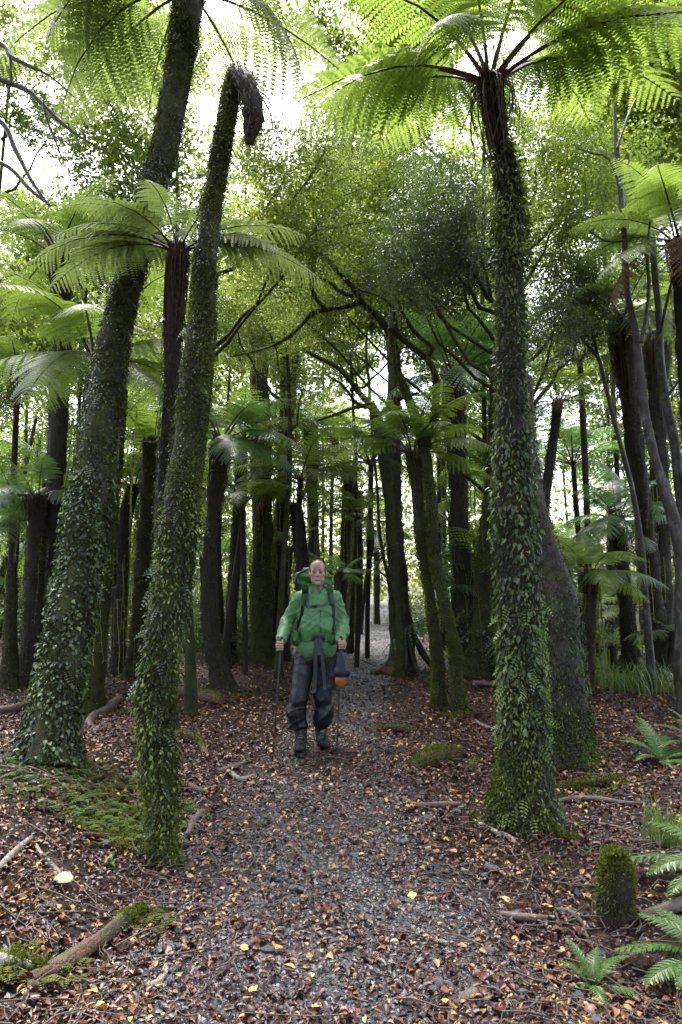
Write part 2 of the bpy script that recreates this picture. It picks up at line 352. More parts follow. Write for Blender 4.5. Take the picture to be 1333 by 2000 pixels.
x,y=scatter(60000,1.7,9.5,rg,power=1.85); ip=inpath(x,y,.5); dr=.75+.35*np.sin(x*3.1+y)*np.sin(y*2.2-x*1.4)+.25*np.sin(x*8+y*6); keep=rg.random(len(x))<(1-.36*ip)*np.clip(dr,.15,1); x,y=x[keep],y[keep]
litter(mb,x,y,.015+.027*rg.random(len(x))**1.6,rg,tints(len(x),rg,.19,x,y))
x,y=scatter(42000,4.2,24,rg,power=1.75); kk=rg.random(len(y))<sstep(4,8,y)+.1; x,y=x[kk],y[kk]; keep=rg.random(len(x))<(1-(.5+.42*sstep(7,16,y))*inpath(x,y,.5)); x,y=x[keep],y[keep]
litter(mb,x,y,.022+.028*rg.random(len(x))+.0013*y,rg,tints(len(x),rg,.17,x,y),.03)
mb.build('leaf_litter',M['litter'],None,kind='stuff',label='wet brown and rusty fallen leaves carpeting the forest floor',category='leaf litter')
# twigs
mb=MB(); x,y=scatter(2300,1.8,12,rg,power=1.8)
for i in range(len(x)):
    if rg.random()<.75*inpath(x[i],y[i]): continue
    l=rg.uniform(.05,.20)*(1+.08*y[i])*(1 if rg.random()>.08 else 2.4); a=rg.uniform(0,6.28); n=5
    t=np.linspace(-.5,.5,n); bw=rg.normal(0,.18)*l; c=np.stack([x[i]+t*l*math.cos(a)-bw*t*t*4*math.sin(a)+rg.normal(0,.006,n),y[i]+t*l*math.sin(a)+rg.normal(0,.006,n),np.zeros(n)],-1)
    c[:,2]=surf_z(c[:,0],c[:,1])+.012+rg.uniform(0,.015)+np.abs(rg.normal(0,.008,n))
    tube(mb,c,np.linspace(.0038,.0016,n)*rg.uniform(.6,1.2)*(1+.05*y[i]),4,0,rg.random(),cap=False)
mb.build('twig_litter',M['twig'],None,kind='stuff',label='thin dead twigs scattered over the leaf litter',category='twig litter')
# the nearest fallen leaves and stones, one object each
def leaf_variant(s):
    g=np.random.default_rng(s); n=5; t=np.linspace(0,1,n+1); wd=np.sin(np.pi*t**.8)**.7*.40*(1+g.normal(0,.12,n+1)); wd[0]=.02; wd[-1]=0.01
    curl=g.uniform(-.25,.35); z=curl*(t-.5)**2; V=[]; 
    for i in range(n+1):
        V+=[(t[i]-.5,-wd[i],z[i]+abs(wd[i])*g.uniform(.1,.5)),(t[i]-.5,g.normal(0,.01),z[i]),(t[i]-.5,wd[i],z[i]+abs(wd[i])*g.uniform(.1,.5))]
    F=[]
    for i in range(n):
        a=i*3; F+=[(a,a+1,a+4,a+3),(a+1,a+2,a+5,a+4)]
    mb=MB(); mb.add(V,F); return mb.mesh('fallen_leaf',[M['litter_one']])
LV=[leaf_variant(s) for s in range(7)]
x,y=scatter(280,1.75,4.6,rg,spread=.52,power=1.9)
for i in range(len(x)):
    o=link('leaf',LV[i%7],ground_o,(x[i],y[i],surf_z(x[i],y[i])+.022),(rg.normal(0,.2),rg.normal(0,.2),rg.uniform(0,6.28)),rg.uniform(.032,.055))
def stone_variant(s, mat, flat=.5):
    g=np.random.default_rng(s); V,F=ico(1); V=V.copy()
    for _ in range(9):
        d=unit(g.normal(0,1,3)); c=g.uniform(.55,.85); k=V@d; V-=np.outer(np.maximum(k-c,0),d)
    V=V*np.array([1,g.uniform(.6,.85),flat*g.uniform(.8,1.2)])
    mb=MB(); mb.add(V,F); return mb.mesh('stone',[mat],smooth=False)
SV=[stone_variant(s,M['stone']) for s in range(7)]; TV=stone_variant(33,M['tanstone'],.6)
x,y=scatter(290,1.8,6.2,rg,spread=.5,power=1.9); x=np.where(rg.random(len(x))<.7,pathx(y)+rg.normal(0,.55,len(y)),x)
for i in range(len(x)):
    s=.014+.022*rg.random()**2
    link('stone',SV[i%7],path_o if inpath(x[i],y[i])>.4 else ground_o,(x[i],y[i],surf_z(x[i],y[i])+s*.25),(rg.normal(0,.12),rg.normal(0,.12),rg.uniform(0,6.28)),s)
ROCKS=[((920,1955),46,1,'rounded tan rock at the bottom edge of the gravel path'),((1010,1790),34,0,'flat dark grey slab beside the dark root right of the path'),
 ((935,1825),30,0,'dark angular rock on the right edge of the path'),((1055,1718),26,0,'grey pointed rock lying in leaf litter left of the stump'),((880,1745),26,0,'flat grey stone on the path right of centre'),
 ((870,1935),42,0,'large low dark slab near the bottom of the path'),((640,1765),26,0,'pale grey triangular rock in the middle of the gravel'),((835,1605),30,0,'shiny wet dark rock beside the twisted dark root'),
 ((395,1778),34,0,'wet grey rock beside the mossy end of the rotten log'),((890,1590),26,0,'black wet rock at the right end of the dark root'),((820,1530),20,0,'dark pointed stone just below the mossy hummock'),
 ((525,1870),28,0,'flat bluish stone low on the path left of centre'),((960,1700),28,0,'dark angular rock at right of path below the pale branch'),((690,1325),22,0,'black rock at the foot of the dark trunk beyond the walker'),
 ((735,1310),18,0,'small black rock beside the far bend of the path'),((205,1655),34,0,'grey rock at the foot of the left bank near the mossy trunk'),((440,1615),24,0,'grey stone at the left path edge beside the leaning trunk')]
for (px,py),wp,kd,lb in ROCKS:
    p=ground(px,py); s=pxw(wp,px,py,p[1])*.62
    o=link('rock',TV if kd else SV[int(px)%7],None,(p[0],p[1],p[2]+s*.22),(0,0,px*.7),s,label=lb,category='rock')
# ------------------------------------------------------------------ plants: builders
def frond_mesh(name, mats, L=1.0, npin=30, npl=15, e0=60, e1=-35, pw=.8, wid=.30, s0=.16, seed=0, droop=.22, stipe_r=.0085, sway=.1):
    g=np.random.default_rng(seed); n=40; s=np.linspace(0,1,n)
    el=np.radians(e0+(e1-e0)*s**pw); yaw=sway*(s**2)*g.choice([-1,1])
    d=np.stack([np.cos(el)*np.cos(yaw),np.cos(el)*np.sin(yaw),np.sin(el)],-1)
    C=np.vstack([[0,0,0],np.cumsum(d[:-1],axis=0)])*L/(n-1)
    T=unit(d); S=unit(np.cross(np.array([0,0,1.]),T)); S=np.where(np.isnan(S),[0,1,0],S); Nn=np.cross(T,S)
    mb=MB(); ks=[0,3,7,12,18,25,32,39]
    tube(mb,C[ks],np.interp(s[ks],[0,.15,1],[stipe_r*1.5,stipe_r,.0012])*max(L,.7),4,1,.5,cap=False)
    si=s0+(1-s0)*(np.arange(npin)+.5)/npin; si=si**.93
    V=[];F=[];TI=[];nv=0
    for i,sv in enumerate(si):
        k=sv*(n-1); a=int(k); f=k-a; a2=min(a+1,n-1)
        P=C[a]*(1-f)+C[a2]*f; t_,s_,n_=T[a],S[a],Nn[a]
        q=(sv-s0)/(1-s0); prof=(min(1,(q+.10)/.34)**.75)*(1-q)**.62*1.22
        ln=wid*L*prof*g.uniform(.86,1.06)*(1 if g.random()>.05 else g.uniform(.35,.8))
        if ln<.012*L: ln=.012*L
        for sg in (-1,1):
            th=math.radians(14+22*q+g.normal(0,2.5)); dd=math.cos(th)*s_*sg+math.sin(th)*t_
            side=unit(np.cross(n_,dd)); m=npl if ln>.1*L else max(4,int(npl*ln/(.12*L)))
            tj=(np.arange(m)+.6)/(m+.1); dr=droop*g.uniform(.7,1.3)
            B=P+ln*tj[:,None]*dd-ln*dr*(tj**2)[:,None]*n_-np.array([0,0,1])*(ln*.10*tj**2)[:,None]
            dl=unit(dd-2*dr*tj[:,None]*n_); sp=ln/m
            pl=ln*.102*(1-tj)**.5*1.2+.003*L
            for s2 in (-1,1):
                dp=unit(side*s2+.42*dl-.12*n_)
                tip=B+dp*pl[:,None]; wdt=sp*.46
                q4=np.stack([B-dl*wdt,B+dp*(pl*.55)[:,None]-dl*wdt*.72,tip,B+dp*(pl*.45)[:,None]+dl*wdt*.85,B+dl*wdt],1)
                V.append(q4.reshape(-1,3)); F.append(np.arange(m)[:,None]*5+np.arange(5)[None]+nv); nv+=m*5
                TI.append(np.clip(.5+g.normal(0,.12)+g.normal(0,.12,m)+(q-.5)*.25,0,1))
            # pinna midrib
    mb.add(np.concatenate(V),np.concatenate(F),0,np.concatenate(TI))
    return mb.mesh(name,mats,smooth=False)
FR={}
def frond(kind, var, lod):
    key=(kind,var,lod)
    if key not in FR:
        e0,e1,pw,dr=[(78,5,1.0,.18),(62,-28,.85,.25),(46,-30,.85,.3),(30,-44,.8,.36),(70,-10,1.1,.2),(12,-54,.75,.42),(25,-88,.6,.3)][var]
        npin,npl=[(25,18),(20,11),(15,6)][lod]
        FR[key]=frond_mesh('frond',[M[kind],M['stipe']],1.0,npin,npl,e0,e1,pw,.30,.17+.03*(var%2),seed=var*7+lod,droop=dr)
    return FR[key]
def crown(root, top, axis, n, L, kind='frond', lod=1, seed=0, lows=.35, gap=None, azs=None, r0=.05):
    """fronds round the top of a trunk, each a child named frond"""
    g=np.random.default_rng(seed); z=Vector((0,0,1)).rotation_difference(Vector(unit(axis*np.array([.6,.6,1])))).to_matrix()
    azs0=azs is None
    if azs is not None: n=len(azs)
    if azs0 and lod<2 and L>1.3 and kind!='frondd' and g.random()<.5:
        for q in range(int(g.integers(1,4))): crown(root,top-np.array([0,0,.06]),axis,1,L*.85,'frondd',1,seed+31+q,azs=[(g.uniform(0,360),6)],r0=r0)
    for i in range(n):
        if azs is not None: az,var=math.radians(azs[i][0]),azs[i][1]
        else:
            az=2*math.pi*i*.382*1.0+g.uniform(-.25,.25); u=i/n
            var=int(g.choice([3,5,2])) if u<lows else int(g.choice([1,2,1,4])) if u<.8 else int(g.choice([0,4]))
        l=L*g.uniform(.85,1.1)*(1 if azs is None or len(azs[i])<3 else azs[i][2])
        R=z@Matrix.Rotation(az,3,'Z')@Matrix.Rotation(g.normal(0,.12),3,'X')
        o=link('frond',frond(kind,var,lod),root,None,None,l)
        p=np.array(top)+np.array(R@Vector((r0,0,-.02)))
        o.matrix_local=Matrix.Translation(Vector([float(v) for v in p]))@R.to_4x4()@Matrix.Scale(l,4)
def trunk_curve(pts, D0=None, D1=None, foot=True, seg=.12, flare=.38):
    """pts rows (px,py,width px) from the ground up -> centre line and radii in metres"""
    pts=np.array(pts,float)
    if D0 is None: D0=ground(pts[0,0],pts[0,1])[1]
    if D1 is None: D1=D0
    k=(pts[0,1]-pts[:,1])/max(pts[0,1]-pts[-1,1],1)
    D=D0+(D1-D0)*k
    P=np.array([at(a,b,d) for (a,b,_),d in zip(pts,D)]); R=np.array([pxw(w_,a,b,d)/2 for (a,b,w_),d in zip(pts,D)])
    R=np.maximum(R*.90-.016,R*.6)
    Q=np.hstack([P,R[:,None]])
    gz=float(hgt(P[0,0],P[0,1]))
    if foot and P[0,2]>gz-.02:
        b=Q[0].copy(); b[:2]-= (Q[1,:2]-Q[0,:2])/max(Q[1,2]-Q[0,2],.1)*max(P[0,2]-gz,0)*.6; b[2]=gz-.06; b[3]*=1.12
        if P[0,2]-b[2]>.15: Q=np.vstack([b,Q])
        else: Q[0,2]=gz-.06
    ln=np.linalg.norm(np.diff(Q[:,:3],axis=0),axis=1).sum()
    S=spline(Q,max(6,int(ln/seg))); S[:,3]*=1+flare*np.exp(-(S[:,2]-S[0,2])/.16); S[:,3]=np.maximum(S[:,3],.004); return S[:,:3],S[:,3]
def on_surface(C,R,n,g,lo=0,hi=1,face=None,bias=1.0):
    u=(lo+(hi-lo)*g.random(n)**bias)*(len(C)-1); i=np.minimum(u.astype(int),len(C)-2); f=(u-i)[:,None]
    T,A,B=frames(C); a=g.uniform(0,2*np.pi,n)
    if face is not None:                       # keep mostly the half turned to `face`
        a=np.where(g.random(n)<.75, face+g.normal(0,.9,n), a)
    c=C[i]*(1-f)+C[i+1]*f; r=R[i]*(1-f[:,0])+R[i+1]*f[:,0]
    nrm=A[i]*np.cos(a)[:,None]+B[i]*np.sin(a)[:,None]
    return c+nrm*r[:,None], nrm, T[i], u/(len(C)-1)
def cover_leaves(mb,C,R,n,g,L,W,lo=0,hi=1,lift=.02,out=.45,fold=.2,tshift=0,clump=5,shape='kite',bias=1.0):
    P,Nn,T,_=on_surface(C,R,n,g,lo,hi,bias=bias)
    D=-T*1.0+Nn*out+g.normal(0,.42,(n,3)); P=P+Nn*(g.random(n)*lift)[:,None]
    t=np.clip(.45+tshift+.22*np.sin(P[:,2]*clump+3*np.sin(P[:,0]*9)+P[:,1]*7)+g.normal(0,.2,n),0,1)
    l=L*g.uniform(.6,1.25,n)
    leaves(mb,P-D*0.2*L,D,Nn+g.normal(0,.35,(n,3)),l,l*W,0,t,fold,shape)
def cover_moss(mb,C,R,n,g,size,lo=0,hi=1,patch=.0,tshift=0,hang=.3):
    P,Nn,T,_=on_surface(C,R,n,g,lo,hi)
    if patch>0:
        m=np.sin(P[:,2]*4.1+P[:,0]*6)+np.sin(P[:,0]*13+P[:,2]*2.2+1)+.8*np.sin(P[:,2]*11+P[:,1]*5)
        k=m>patch*2-1.2; P,Nn,T=P[k],Nn[k],T[k]; n=len(P)
    D=Nn-T*hang+g.normal(0,.5,(n,3)); l=size*g.uniform(.6,1.6,n)
    t=np.clip(.45+tshift+.25*np.sin(P[:,2]*6+P[:,0]*8)+g.normal(0,.2,n),0,1)
    leaves(mb,P,D,rdir(n,g),l,l*.55,0,t,.1)
def fronds_small(mb,C,R,n,g,L,lo=0,hi=1,tshift=0):
    """little pinnate fronds sticking out of a mossy trunk"""
    P,Nn,T,_=on_surface(C,R,n,g,lo,hi)
    for i in range(n):
        d=unit(Nn[i]*.7-T[i]*g.uniform(.1,.9)+g.normal(0,.35,3)); s=unit(np.cross(d,Nn[i]+.3*g.normal(0,1,3))); l=L*g.uniform(.6,1.3); m=7
        t=np.linspace(.1,1,m); c=P[i]+d*l*t[:,None]-np.array([0,0,1])*(l*.45*t**2)[:,None]
        w_=l*.30*np.sin(np.pi*(t*.85+.1))
        for sg in (-1,1):
            leaves(mb,c,s*sg+.35*d,np.cross(s,d)[None].repeat(m,0),w_,l/m*.9,0,np.clip(.55+tshift+g.normal(0,.15),0,1),.1)
def strands(mb,P,Ln,g,w=.006,tint=.5,side=.25):
    """hanging threads with little leaves"""
    for p,l in zip(P,Ln):
        m=max(3,int(l/.10)); z=np.linspace(0,-l,m); x=p[0]+np.cumsum(g.normal(0,.010,m)); y=p[1]+np.cumsum(g.normal(0,.010,m))
        c=np.stack([x,y,p[2]+z],-1); a=g.uniform(0,3.14); s=np.array([math.cos(a),math.sin(a),0])*w
        V=np.stack([c-s,c+s],1).reshape(-1,3); F=[(2*i,2*i+1,2*i+3,2*i+2) for i in range(m-1)]
        tt=np.clip(tint+g.normal(0,.15),0,1); mb.add(V,F,0,tt)
        k=m*2; q=g.integers(0,m,k); d=g.normal(0,1,(k,3)); d[:,2]=-abs(d[:,2])*.9
        leaves(mb,c[q],d,rdir(k,g),w*6*g.uniform(.6,1.5,k),w*2.6,0,tt,.1)
def trunk_obj(root,C,R,mat,sides=14,rough=.10,ribs=.05,seed=0,name='trunk'):
    mb=MB(); tube(mb,C,R,sides,0,.5,rough,ribs,seed=seed); return mb.build(name,M[mat],root)
def fibres(root,C,R,n,g,L=.05,lo=0,hi=1,mat='fibre'):
    mb=MB(); cover_leaves(mb,C,R,n,g,L,.16,lo,hi,.02,.42,tshift=.05)
    T=unit(C[-1]-C[-2]); k=40; a=g.uniform(0,6.28,k); r=R[-1]*g.random(k)**.5
    P=C[-1]+np.stack([r*np.cos(a),r*np.sin(a),0*r-.02],-1); leaves(mb,P,T+g.normal(0,.35,(k,3)),rdir(k,g),.10*g.uniform(.4,1.4,k),.02,0,.5,.1)
    mb.build('root_fibres',M[mat],root,kind='stuff')
def skirt(root,top,axis,R,n,L,g,name='dead_stalk_skirt',curved=.25,flare=1.0):
    """brown stalks of old fronds hanging round the top of a trunk"""
    mb=MB()
    for i in range(n):
        a=g.uniform(0,6.28); l=L*g.uniform(.4,1.15); o=np.array([math.cos(a),math.sin(a),0]); t=np.linspace(0,1,7)
        r=R*(.75+flare*.55*np.sin(np.pi*np.minimum(t*1.15,1)**.6)*g.uniform(.5,1.3)+.25*t)
        c=top+o*r[:,None]-unit(axis)*(l*t)[:,None]+g.normal(0,.006,(7,3))+np.array([0,0,.03])*(1-t)[:,None]
        c[:,0]+=curved*g.normal(0,.12)*t**2*L*.4
        tube(mb,c,np.linspace(.0065,.0022,7)*g.uniform(.6,1.3),3,0,.5,cap=False)
    return mb.build(name,M['deadstalk'],root,kind='stuff')
def tree_fern(name,label,pts,D0=None,D1=None,group=None,n=16,L=1.4,kind='frond',lod=1,bark='bark',seed=1,sk=None,cat='tree fern',lows=.35,azs=None,sides=12,axis=None,rough=.12,ribs=.10):
    C,R=trunk_curve(pts,D0,D1); root=thing(name,label,cat,C[0]*np.array([1,1,1]),group=group)
    C=C-C[0]; trunk_obj(root,C,R,bark,sides,rough,ribs,seed)
    ax=unit(C[-1]-C[-3]) if axis is None else np.array(axis,float)
    g=np.random.default_rng(seed+50)
    if n: crown(root,C[-1],ax,n,L,kind,lod,seed,lows,azs=azs,r0=R[-1]*.6)
    if sk: skirt(root,C[-1],ax,R[-1],sk[0],sk[1],g,flare=sk[2] if len(sk)>2 else 1)
    return root,C,R,g
def leaf_cloud(name, mats, n_spray, per, rad, g, lsize=.05, spray=.35, flat=.35, tshift=0, twigs=True, hollow=.3, hang=0):
    """foliage spread through an ellipsoid in flat sprays of small leaves, with the twigs that carry them"""
    mb=MB(); rad=np.array(rad,float)
    c=rdir(n_spray,g)*(hollow+(1-hollow)*g.random(n_spray)**.5)[:,None]
    c=c*rad*(1+.25*np.sin(c[:,0:1]*7+c[:,1:2]*5))
    P=np.repeat(c,per,0); k=len(P); tn=unit(np.stack([g.normal(0,.45,n_spray),g.normal(0,.45,n_spray),np.ones(n_spray)],-1)); tn=np.repeat(tn,per,0)
    off=g.normal(0,1,(k,3))*spray*.5; off-=tn*(off*tn).sum(1,keepdims=True)*(1-flat*.5); 
    if hang: off[:,2]-=np.abs(g.normal(0,hang,k))
    P=P+off; D=unit(off+g.normal(0,.3,(k,3))*spray); D[:,2]-=.25
    t=np.clip(.42+tshift+np.repeat(g.normal(0,.16,n_spray),per)+g.normal(0,.16,k),0,1)
    l=lsize*g.uniform(.6,1.3,k)
    leaves(mb,P,D,tn+g.normal(0,.35,(k,3)),l,l*.62,0,t,.15)
    if twigs:
        for i in range(0,n_spray,4):
            b=c[i]; a=c[i]*.75+g.normal(0,.35,3)*rad; t_=np.linspace(0,1,5)[:,None]
            w_=a*(1-t_)+b*t_+g.normal(0,.05,(5,3))*rad.min()*.35*np.sin(np.pi*t_)
            tube(mb,w_,np.linspace(.009,.003,5)*rad.mean()**.5,3,1,.5,cap=False)
    return mb.mesh(name,mats,smooth=False)
def poly_branch(mb,pts,D0,D1,base=np.zeros(3),sides=7,rough=.15,seg=.1,mat=0,seed=0):
    """pts rows (px,py,w) -> branch tube between two depths"""
    pts=np.array(pts,float); D=np.linspace(D0,D1,len(pts))
    Q=np.array([[*at(a,b,d),pxw(w_,a,b,d)/2] for (a,b,w_),d in zip(pts,D)])
    n=max(4,int(np.linalg.norm(np.diff(Q[:,:3],axis=0),axis=1).sum()/seg)); S=spline(Q,n)
    tube(mb,S[:,:3]-base,np.maximum(S[:,3],.002),sides,mat,.5,rough,seed=seed,cap=True); return S[:,:3]-base,np.maximum(S[:,3],.002)
# ------------------------------------------------------------------ the trees one by one (photo positions -> places in the forest)
# the leaning trunk at the left
pts=[(92,1490,112),(105,1400,100),(128,1270,96),(152,1130,94),(172,1000,92),(192,860,84),(212,740,76),(235,610,64),(262,520,62),(296,380,60),(326,270,58),(346,150,60),(362,50,64),(374,-60,66)]
root,C,R,g=tree_fern('tree_fern','thick ivy-clad tree fern leaning right at the left edge, its drooping crown topmost',pts,None,7.9,n=0,seed=3,bark='mossbark',sides=20)
mb=MB(); cover_leaves(mb,C,R,9500,g,.030,.55,0,.66,.035,.5,tshift=-.05,bias=1.1); cover_leaves(mb,C,R,3000,g,.040,.75,0,.26,.05,.7,tshift=.1,shape='oval',bias=1.2); cover_leaves(mb,C,R,5200,g,.026,.45,.5,.97,.04,.35,tshift=-.22)
mb.build('climbing_leaves',M['climbb'],root,kind='stuff')
mb=MB(); cover_moss(mb,C,R,26000,g,.022,0,.95,.25,-.12); mb.build('moss',M['moss'],root,kind='stuff')
mb=MB(); fronds_small(mb,C,R,110,g,.12,0,.5); fronds_small(mb,C,R,60,g,.14,.6,.95,.1); mb.build('perching_fernlets',M['climb'],root,kind='stuff')
skirt(root,C[-1],unit(C[-1]-C[-4]),R[-1],80,1.1,g,curved=.5)
crown(root,C[-4],np.array([.0,0,1]),20,2.6,'frondp',0,5,azs=[(186,5),(205,6),(228,5,.9),(255,6,.8),(292,6,.85),(325,5,.9),(352,6,.9),(20,5,.9),(75,3),(120,3),(150,5),(172,6),(214,3,1.05)])
# the broken mossy trunk beside it
pts=[(318,1690,58),(318,1600,66),(312,1500,76),(302,1400,82),(316,1280,86),(337,1150,84),(352,1030,84),(366,900,78),(382,760,73),(395,640,66),(400,540,60),(410,420,52),(424,340,48),(440,250,44),(452,180,44),(460,140,36)]
root,C,R,g=tree_fern('dead_tree_fern','headless mossy trunk at the left path edge, dark husk hanging from its top',pts,None,4.9,n=0,seed=5,bark='mossbark',sides=22)
mb=MB(); cover_leaves(mb,C,R,9000,g,.019,.6,.05,1,.035,.5,tshift=-.18); cover_leaves(mb,C,R,2600,g,.030,.5,0,.4,.045,.6,tshift=.15); mb.build('climbing_leaves',M['climb'],root,kind='stuff')
mb=MB(); cover_moss(mb,C,R,36000,g,.016,0,1,.12,.0); mb.build('moss',M['moss'],root,kind='stuff')
mb=MB(); fronds_small(mb,C,R,150,g,.085,0,.38,.15); fronds_small(mb,C,R,50,g,.07,.5,.95,.1); mb.build('perching_fernlets',M['climbb'],root,kind='stuff')
b=at(452,150,4.9); b0=np.array(root.location)
mb=MB(); S=spline(np.array([[*at(460,142,4.88),.05],[*at(474,152,4.8),.055],[*at(489,188,4.76),.062],[*at(493,235,4.76),.058],[*at(488,284,4.78),.018]]),16)
tube(mb,S[:,:3]-b0,S[:,3],14,0,.5,.35,.35,seed=3,flat=.7); hk=mb.build('hanging_husk',M['bark'],root)
mb=MB(); cover_leaves(mb,S[:,:3]-b0,S[:,3],700,g,.05,.2,0,1,.03,.35); mb.build('husk_scales',M['deadstalk'],hk,kind='stuff')
mb=MB(); top=at(455,150,4.85)-b0
for i in range(46):
    t=np.linspace(0,1,6)[:,None]; s=top+np.array([g.normal(.02,.06),g.normal(0,.05),g.normal(0,.03)]); e=s+np.array([g.normal(.12,.10),g.normal(0,.08),-g.uniform(.2,.75)])
    tube(mb,s*(1-t)+e*t+np.array([.08,0,.05])*np.sin(np.pi*t),np.linspace(.004,.0015,6),3,0,.5,cap=False)
mb.build('hanging_roots',M['deadstalk'],root,kind='stuff')
# fern with the backlit crown between them
pts=[(318,1315,62),(318,1200,56),(322,1050,50),(326,900,44),(334,760,42),(340,640,44),(346,540,48),(349,486,46)]
root,C,R,g=tree_fern('tree_fern','bright umbrella-crowned tree fern with bundled brown stalks left of the headless trunk',pts,7.3,6.1,n=0,seed=8,sk=(90,1.05,.8))
crown(root,C[-1],np.array([0,-.05,1]),15,1.35,'frondp',0,3,azs=[(180,2,1.05),(190,3),(200,1,.9),(168,3,1.1),(120,1,.8),(100,1,.9),(75,4,.9),(262,1,.65),(0,2,1.0),(10,3,1.05),(-14,3),(28,2),(230,2,.7),(310,2,.7),(150,2)])
fibres(root,C,R,4500,g,.05)
mb=MB(); cover_leaves(mb,C,R,1100,g,.035,.5,.1,.75,.04,.6); mb.build('climbing_leaves',M['climb'],root,kind='stuff')
# the great ivy-clad fern on the right
pts=[(1022,1608,150),(1022,1540,128),(1024,1460,104),(1022,1350,96),(1014,1200,94),(1006,1050,92),(1003,930,84),(1000,800,72),(998,650,66),(997,500,62),(996,400,52),(990,330,40),(976,270,42),(964,215,50),(956,158,52)]
root,C,R,g=tree_fern('tree_fern','great leaf-clad tree fern right of the path, its huge sunlit crown above a shaggy neck',pts,None,None,n=0,seed=11,sides=22,bark='bark')
crown(root,C[-1],np.array([-.05,0,1]),21,1.75,'frondy',0,9,azs=[(182,3,.92),(203,5,.95),(224,3,.95),(244,5,.8),(150,2,.9),(122,1,.95),(95,1),(68,4,1),(42,1,1.05),(18,2,1.1),(-4,2,1.12),(-24,3,1.05),(-38,2,.95),(-58,3,.85),(-85,2,.8),(-112,2,.8),(166,2,.8)])
skirt(root,C[-1],unit(C[-1]-C[-3]),R[-1]*1.0,110,.62,g,flare=.6)
skirt(root,C[-1],np.array([-.05,0,1.]),R[-1]*1.2,26,1.05,g,name='loose_dead_stalks',curved=1.6,flare=2.2)
mb=MB(); cover_leaves(mb,C,R,8600,g,.038,.32,.02,.86,.035,.5,tshift=0,clump=4); cover_leaves(mb,C,R,2600,g,.026,.55,0,.3,.05,.6,tshift=.22)
cover_leaves(mb,C,R,1500,g,.07,.22,.72,.90,.06,.9,tshift=.15); mb.build('climbing_leaves',M['climb'],root,kind='stuff'); fibres(root,C,R,1500,g,.06,.82,1)
mb=MB(); cover_leaves(mb,C,R,1200,g,.052,.5,.10,.50,.045,.55,tshift=.15,shape='oval'); mb.build('broad_climbing_leaves',M['climbb'],root,kind='stuff')
mb=MB(); cover_moss(mb,C,R,14000,g,.018,0,.16,.15,.05); cover_moss(mb,C,R,5000,g,.018,.16,.7,.5,-.1); mb.build('moss',M['moss'],root,kind='stuff')
mb=MB(); fronds_small(mb,C,R,130,g,.09,0,.28,.25); mb.build('perching_fernlets',M['grass'],root,kind='stuff')
# brown trunk leaning in behind it
pts=[(1118,1495,95),(1112,1400,90),(1104,1300,84),(1098,1200,76),(1080,1110,66),(1058,1040,56),(1040,960,50),(1030,860,44),(1022,740,40)]
C,R=trunk_curve(pts,None,7.0); root=thing('mossy_tree','reddish brown trunk with mossy foot, leaning behind the tallest leaf-covered fern','tree',C[0]); C=C-C[0]
trunk_obj(root,C,R,'redbark',16,.12,.04,4); g=np.random.default_rng(8)
mb=MB(); cover_leaves(mb,C,R,6500,g,.032,.40,0,.40,.04,.5,tshift=-.22); cover_leaves(mb,C,R,1500,g,.03,.40,.4,1,.04,.5,tshift=-.2); mb.build('climbing_leaves',M['climb'],root,kind='stuff'); fibres(root,C,R,5000,g,.045)
mb=MB(); cover_moss(mb,C,R,5000,g,.024,0,.13,.0,.1); cover_moss(mb,C,R,3000,g,.02,.1,1,.6); mb.build('moss',M['moss'],root,kind='stuff')

def mossy(root,C,R,g,n=3000,size=.02,tshift=0,patch=.3,lo=0,hi=1):
    mb=MB(); cover_moss(mb,C,R,n,g,size,lo,hi,patch,tshift); mb.build('moss',M['moss'],root,kind='stuff')
def vines(root,C,R,g,n,lo=.3,hi=1,L=1.2,spread=.12,w=.008,tint=.5):
    P,Nn,T,_=on_surface(C,R,n,g,lo,hi); P=P+Nn*(g.random(n)*spread)[:,None]
    mb=MB(); strands(mb,P,L*g.uniform(.3,1.2,n),g,w,tint); mb.build('hanging_moss',M['vine'],root,kind='stuff')
# pair of mossy stems right of the walker
pts=[(858,1385,38),(856,1320,32),(850,1240,30),(838,1150,28),(826,1060,34),(816,970,32),(810,900,38),(806,884,38)]
root,C,R,g=tree_fern('tree_fern','drooping-crowned tree fern, left of the paired trunks right of the walker',pts,None,9.2,n=15,L=1.35,kind='frond',lod=0,seed=21,sk=(40,.7),bark='mossbark')
mossy(root,C,R,g,6500,.020,-.05,.2,0,.7)
pts=[(900,1388,38),(893,1330,34),(890,1270,33),(874,1205,31),(856,1130,29),(846,1060,30),(842,980,29),(836,910,28),(829,868,27)]
C,R=trunk_curve(pts,None,9.0); root=thing('twisted_mossy_tree','twisted mossy broadleaf tree whose branches arch left over the path','tree',C[0]); B0=C[0].copy(); C=C-B0
trunk_obj(root,C,R,'mossbark',12,.15,.03,4); g=np.random.default_rng(9); mossy(root,C,R,g,8500,.020,-.05,.15)
ALLB=[]
